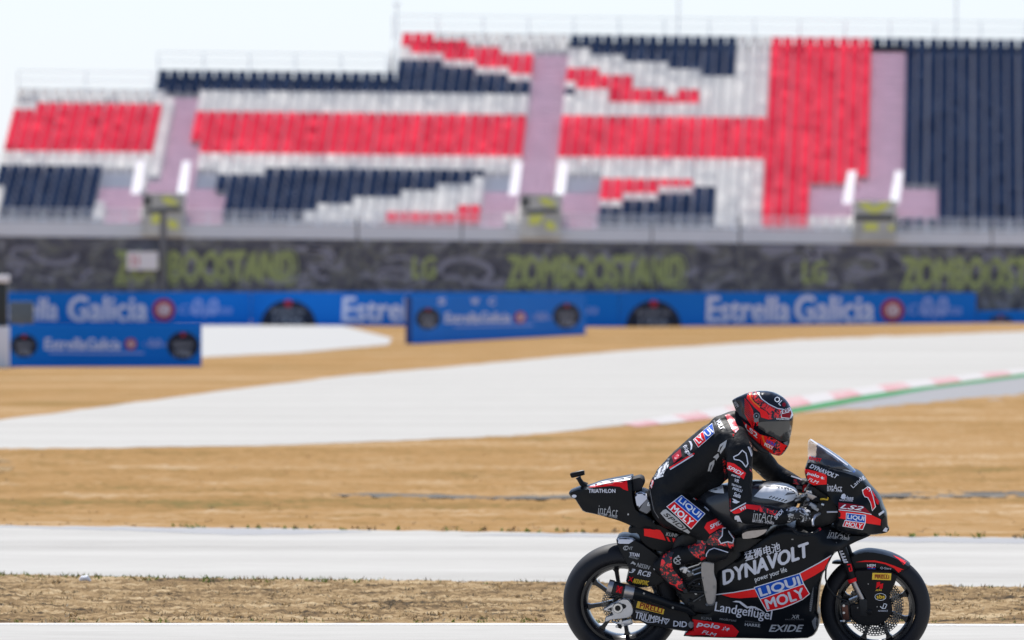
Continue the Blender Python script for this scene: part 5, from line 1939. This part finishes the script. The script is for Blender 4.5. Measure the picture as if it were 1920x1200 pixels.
# --- boots
for sgn in (1, -1):
    t = Part()
    A1, A2, H1, T0, T1, T2 = at(1277, 1040, .19), at(1253, 1056, .185), at(1236, 1062, .18), at(1262, 1085, .185), at(1276, 1098, .188), at(1283, 1106, .188)
    t.capsule(A1, A2, .054, .060, 'leather')
    t.capsule(A2, H1, .055, .040, 'leather')
    t.capsule(A2, T0, .056, .046, 'leather')
    t.capsule(H1, T0, .040, .040, 'leather')
    t.capsule(T0, T1, .046, .036, 'leather')
    t.capsule(T1, T2, .036, .024, 'leather')
    for v in t.V:
        v.y *= sgn
    if sgn < 0:
        t.F = [f[::-1] for f in t.F]
    f = fuse(t, 'leather', .0075, 5, 'boot')
    if sgn > 0:
        f.freeze()
        f.poly(Z(8, (280, 570), (330, 560), (380, 575), (360, 620), (355, 690), (370, 760), (440, 850), (480, 880), (480, 930), (520, 1010), (470, 1010), (400, 970), (310, 910), (240, 840), (225, 760), (240, 660)), 'spl', .0015)
        f.disc2(Z1(8, 427, 667), 8.5, 7.6, 'grey', .0018)
        f.disc2(Z1(8, 427, 667), 6.6, 5.8, 'leather', .0026)
        f.stroke(Z(8, (400, 640), (455, 695)), 1.8, 'grey', .0034)
        f.stroke(Z(8, (395, 690), (460, 650)), 1.8, 'grey', .0034)
        f.disc2(Z1(8, 432, 615), 1.6, 1.6, 'grey', .0018)
        f.stroke(Z(8, (162, 618), (140, 680), (142, 740), (165, 772)), 1.8, 'grey', .0018)
    f.obj('boot', person)

# --- gloves: palm, four fingers of unequal length closed round the grip, thumb from the side of the palm
for sgn in (1, -1):
    t = Part()
    W = Vector((WRn.x, WRn.y, WRn.z)) if sgn > 0 else Vector((WRf.x, WRf.y, WRf.z))
    kx, ky = (1504, 955) if sgn > 0 else (1519, 905)
    y_in, y_out = (.225, .305)
    K = [at(kx - 2 * i, ky + 2.0 * i, sgn * (y_in + (y_out - y_in) * i / 3)) for i in range(4)]
    pc = sum(K, Vector()) / 4
    t.capsule(W, W.lerp(pc, .5), .043, .040, 'leather')
    for i in range(4):
        t.capsule(W.lerp(pc, .35), K[i], .030, .0165, 'leather')
    Ln = [1.0, 1.08, 1.0, .82]
    for i in range(4):
        k0 = K[i]
        j1 = k0 + Vector((.036 * Ln[i], 0, -.016))
        j2 = j1 + Vector((.002, 0, -.030 * Ln[i]))
        j3 = j2 + Vector((-.024 * Ln[i], 0, -.010))
        for a_, c_, ra, rb2 in ((k0, j1, .0145, .0128), (j1, j2, .0128, .0115), (j2, j3, .0115, .0100)):
            t.capsule(a_, c_, ra, rb2, 'leather', 10)
    inn = Vector((0, 1 if sgn > 0 else -1, 0))
    th0 = W.lerp(pc, .45) + inn * .030
    th1 = th0 + Vector((.026, 0, -.022)) + inn * .012
    th2 = th1 + Vector((.030, 0, -.010)) - inn * .004
    t.capsule(th0, th1, .020, .0145, 'leather', 10)
    t.capsule(th1, th2, .0145, .0110, 'leather', 10)
    f = fuse(t, 'glovew' if sgn > 0 else 'leather', .0045, 3, 'glove')
    if sgn > 0:
        f.freeze()
        f.poly(Z(6, (575, 630), (620, 622), (690, 628), (700, 660), (745, 690), (770, 650), (765, 700), (720, 752), (680, 770), (700, 725), (690, 690), (660, 650), (600, 642)), 'grey', .0012)
        f.poly(Z(6, (660, 545), (690, 535), (700, 570), (680, 592)), 'silver', .0012)
        f.poly(Z(6, (600, 560), (640, 545), (648, 556), (612, 575)), 'silver', .0012)
        f.poly(Z(6, (705, 560), (740, 548), (775, 575), (765, 590), (735, 566)), 'silver', .0012)
        f.poly(Z(6, (385, 570), (470, 545), (570, 552), (585, 580), (520, 600), (470, 590)), 'silver', .0012)
    else:
        f.freeze()
        f.poly(Z(6, (755, 300), (790, 290), (800, 330), (770, 380), (745, 370)), 'lred_l', .0012)
        f.poly(Z(6, (615, 285), (740, 310), (745, 350), (610, 330)), 'dgrey', .0012)
    f.obj('glove', person)

# --- helmet
hm = Part()
HO = Z(9, (20, 232), (60, 200), (130, 165), (190, 140), (250, 112), (330, 92), (420, 76), (520, 70), (620, 74), (720, 96), (810, 138), (890, 190), (950, 250), (995, 330), (1030, 410), (1048, 490), (1042, 570), (1030, 680), (1010, 780), (992, 870), (985, 940), (955, 1010), (910, 1080), (860, 1135), (800, 1158), (730, 1140), (640, 1100), (560, 1055), (480, 1000), (400, 940), (320, 870), (240, 790), (180, 700), (140, 610), (110, 520), (85, 410), (55, 320))
hm.pillow(HO, [(1385, 760, .045), (1400, 760, .095), (1420, 780, .128), (1450, 790, .132), (1470, 800, .120), (1455, 840, .105), (1475, 835, .085), (1410, 820, .110), (1430, 750, .12)], 'helm', e=0.0, mode='round', chaikin=1, step=.011)
hm.freeze()
h = hm
h.poly(Z(9, (300, 112), (320, 98), (420, 80), (452, 90), (452, 120), (490, 205), (600, 292), (740, 352), (835, 385), (840, 440), (850, 515), (640, 548), (626, 425), (500, 335), (400, 235), (340, 170)), 'splh', .0006)
h.poly(Z(9, (268, 172), (282, 125), (312, 102), (352, 98), (345, 180), (400, 262), (500, 365), (602, 418), (632, 480), (638, 550), (508, 512), (490, 430), (400, 350), (320, 262), (264, 190)), 'lred', .0012)
h.stroke(Z(9, (318, 108), (330, 190), (390, 265), (490, 345)), 2.6, 'orange', .002)
for i in range(12):
    y0 = 200 + 31 * i
    x0 = 232 if i < 9 else 232 + 16 * (i - 8)
    ex, ey = 372 + min(i, 4) * 6 - max(0, i - 6) * 4, y0 + 205
    h.stroke(Z(9, (x0, y0), ((x0 + ex) / 2 + 8, (y0 + ey) / 2 - 14), (ex, ey)), .75 + .03 * (12 - i), 'lred', .0012)
h.disc2(Z1(9, 430, 490), 6.2, 6.4, 'dgrey', .003)
h.disc2(Z1(9, 430, 490), 4.0, 4.2, 'satin', .0042)
h.disc2(Z1(9, 430, 490), 1.2, 1.2, 'steel', .0055)
h.poly(Z(9, (390, 540), (465, 540), (470, 585), (420, 600), (388, 585)), 'dgrey', .002)
h.text('19', Z1(9, 425, 622), 12, 8, 0, 'red', .2, .08, .003)
h.poly(Z(9, (212, 585), (245, 608), (400, 725), (492, 800), (495, 955), (430, 912), (350, 850), (275, 775), (222, 690)), 'lred', .0012)
h.text('LS2', Z1(9, 345, 742), 34, 7.5, -39, 'white', -.3, .07, .0025)
h.poly(Z(9, (460, 785), (520, 805), (600, 828), (700, 850), (830, 930), (880, 960), (958, 985), (940, 1035), (905, 1078), (858, 1128), (800, 1150), (730, 1134), (640, 1092), (560, 1046), (505, 960), (500, 880)), 'lred', .0012)
h.poly(Z(9, (600, 830), (700, 855), (830, 935), (820, 1000), (840, 1060), (820, 1140), (740, 1130), (670, 1080), (720, 1000), (690, 900), (620, 870)), 'splh', .002)
h.stroke(Z(9, (528, 815), (552, 900), (600, 1000), (640, 1060)), 3.2, 'orange', .002)
h.text('LIQUI', Z1(9, 672, 942), 19, 6.5, -26, 'blue', -.2, .10, .003)
h.text('MOLY', Z1(9, 632, 990), 18, 6.5, -26, 'white', -.2, .08, .003)
h.poly(Z(9, (462, 110), (500, 84), (620, 78), (750, 108), (870, 180), (950, 265), (1000, 350), (905, 378), (780, 360), (640, 292), (520, 204)), 'helm', .002)
h.stroke(Z(9, (458, 95), (468, 125), (520, 206), (640, 294), (780, 362), (880, 378)), 1.8, 'silver', .003)
h.text('OL', Z1(9, 800, 235), 18, 10, -42, 'white', 0, .04, .0035)
h.disc2(Z1(9, 890, 298), 3.4, 4.0, 'dred', .0035)
h.poly(Z(9, (832, 415), (868, 382), (992, 345), (1042, 468), (1000, 535), (845, 520)), 'white', .002)
h.poly(Z(9, (842, 422), (872, 392), (985, 358), (1015, 440), (992, 522), (855, 510)), 'dred', .0028)
h.text('LS2', Z1(9, 915, 415), 15, 6, 14, 'white', .3, .08, .0038)
h.poly(Z(9, (640, 552), (850, 525), (1040, 530), (1042, 572), (850, 576), (640, 580)), 'helm', .003)
h.text('RACING.COM', Z1(9, 870, 540), 24, 3, -2, 'white', 0, .05, .004)
h.poly(Z(9, (100, 470), (200, 565), (212, 600), (172, 632), (112, 606)), 'splh', .0012)
h.text('WIM', Z1(9, 88, 295), 12, 7, -55, 'grey', 0, .0, .002)
h.poly(Z(9, (880, 930), (975, 900), (985, 940), (950, 985), (905, 965)), 'dgrey', .0025)
helmet = hm.obj('helmet', person)
# visor shell
vs = Part()
VP = Z(9, (452, 600), (520, 585), (640, 580), (850, 576), (1040, 572), (1032, 640), (1015, 720), (995, 800), (972, 860), (958, 905), (900, 912), (820, 905), (700, 832), (600, 780), (520, 722), (465, 690))
V2, F2 = fill2d(VP, 4)
vp = Part()
vp.bvh = hm.bvh
vp.lay(V2, F2, 'visor', .0042)
vb = {}
for f in vp.F:
    for i in range(len(f)):
        e_ = (f[i], f[(i + 1) % len(f)])
        vb[frozenset(e_)] = vb.get(frozenset(e_), []) + [e_]
n0 = len(vp.V)
back = [v + (CAM_BACK * .010) for v in vp.V] if False else [v + lray(1434, 800) * .010 for v in vp.V]
rim_ = [e_[0] for e_ in vb.values() if len(e_) == 1]
vp.add(vp.V[:n0] + back, [(b_, a_, a_ + n0, b_ + n0) for a_, b_ in rim_], 'visor', False)
vp.obj('visor', helmet)
# peak of the helmet's neck roll and chin strap
p = Part()
p.tube([at(*Z1(9, x, y), .075) for x, y in ((205, 730), (280, 840), (400, 950), (520, 1060), (640, 1110))], [.010, .016, .018, .016, .008], 'dark', 12)
p.obj('neck_roll', helmet)
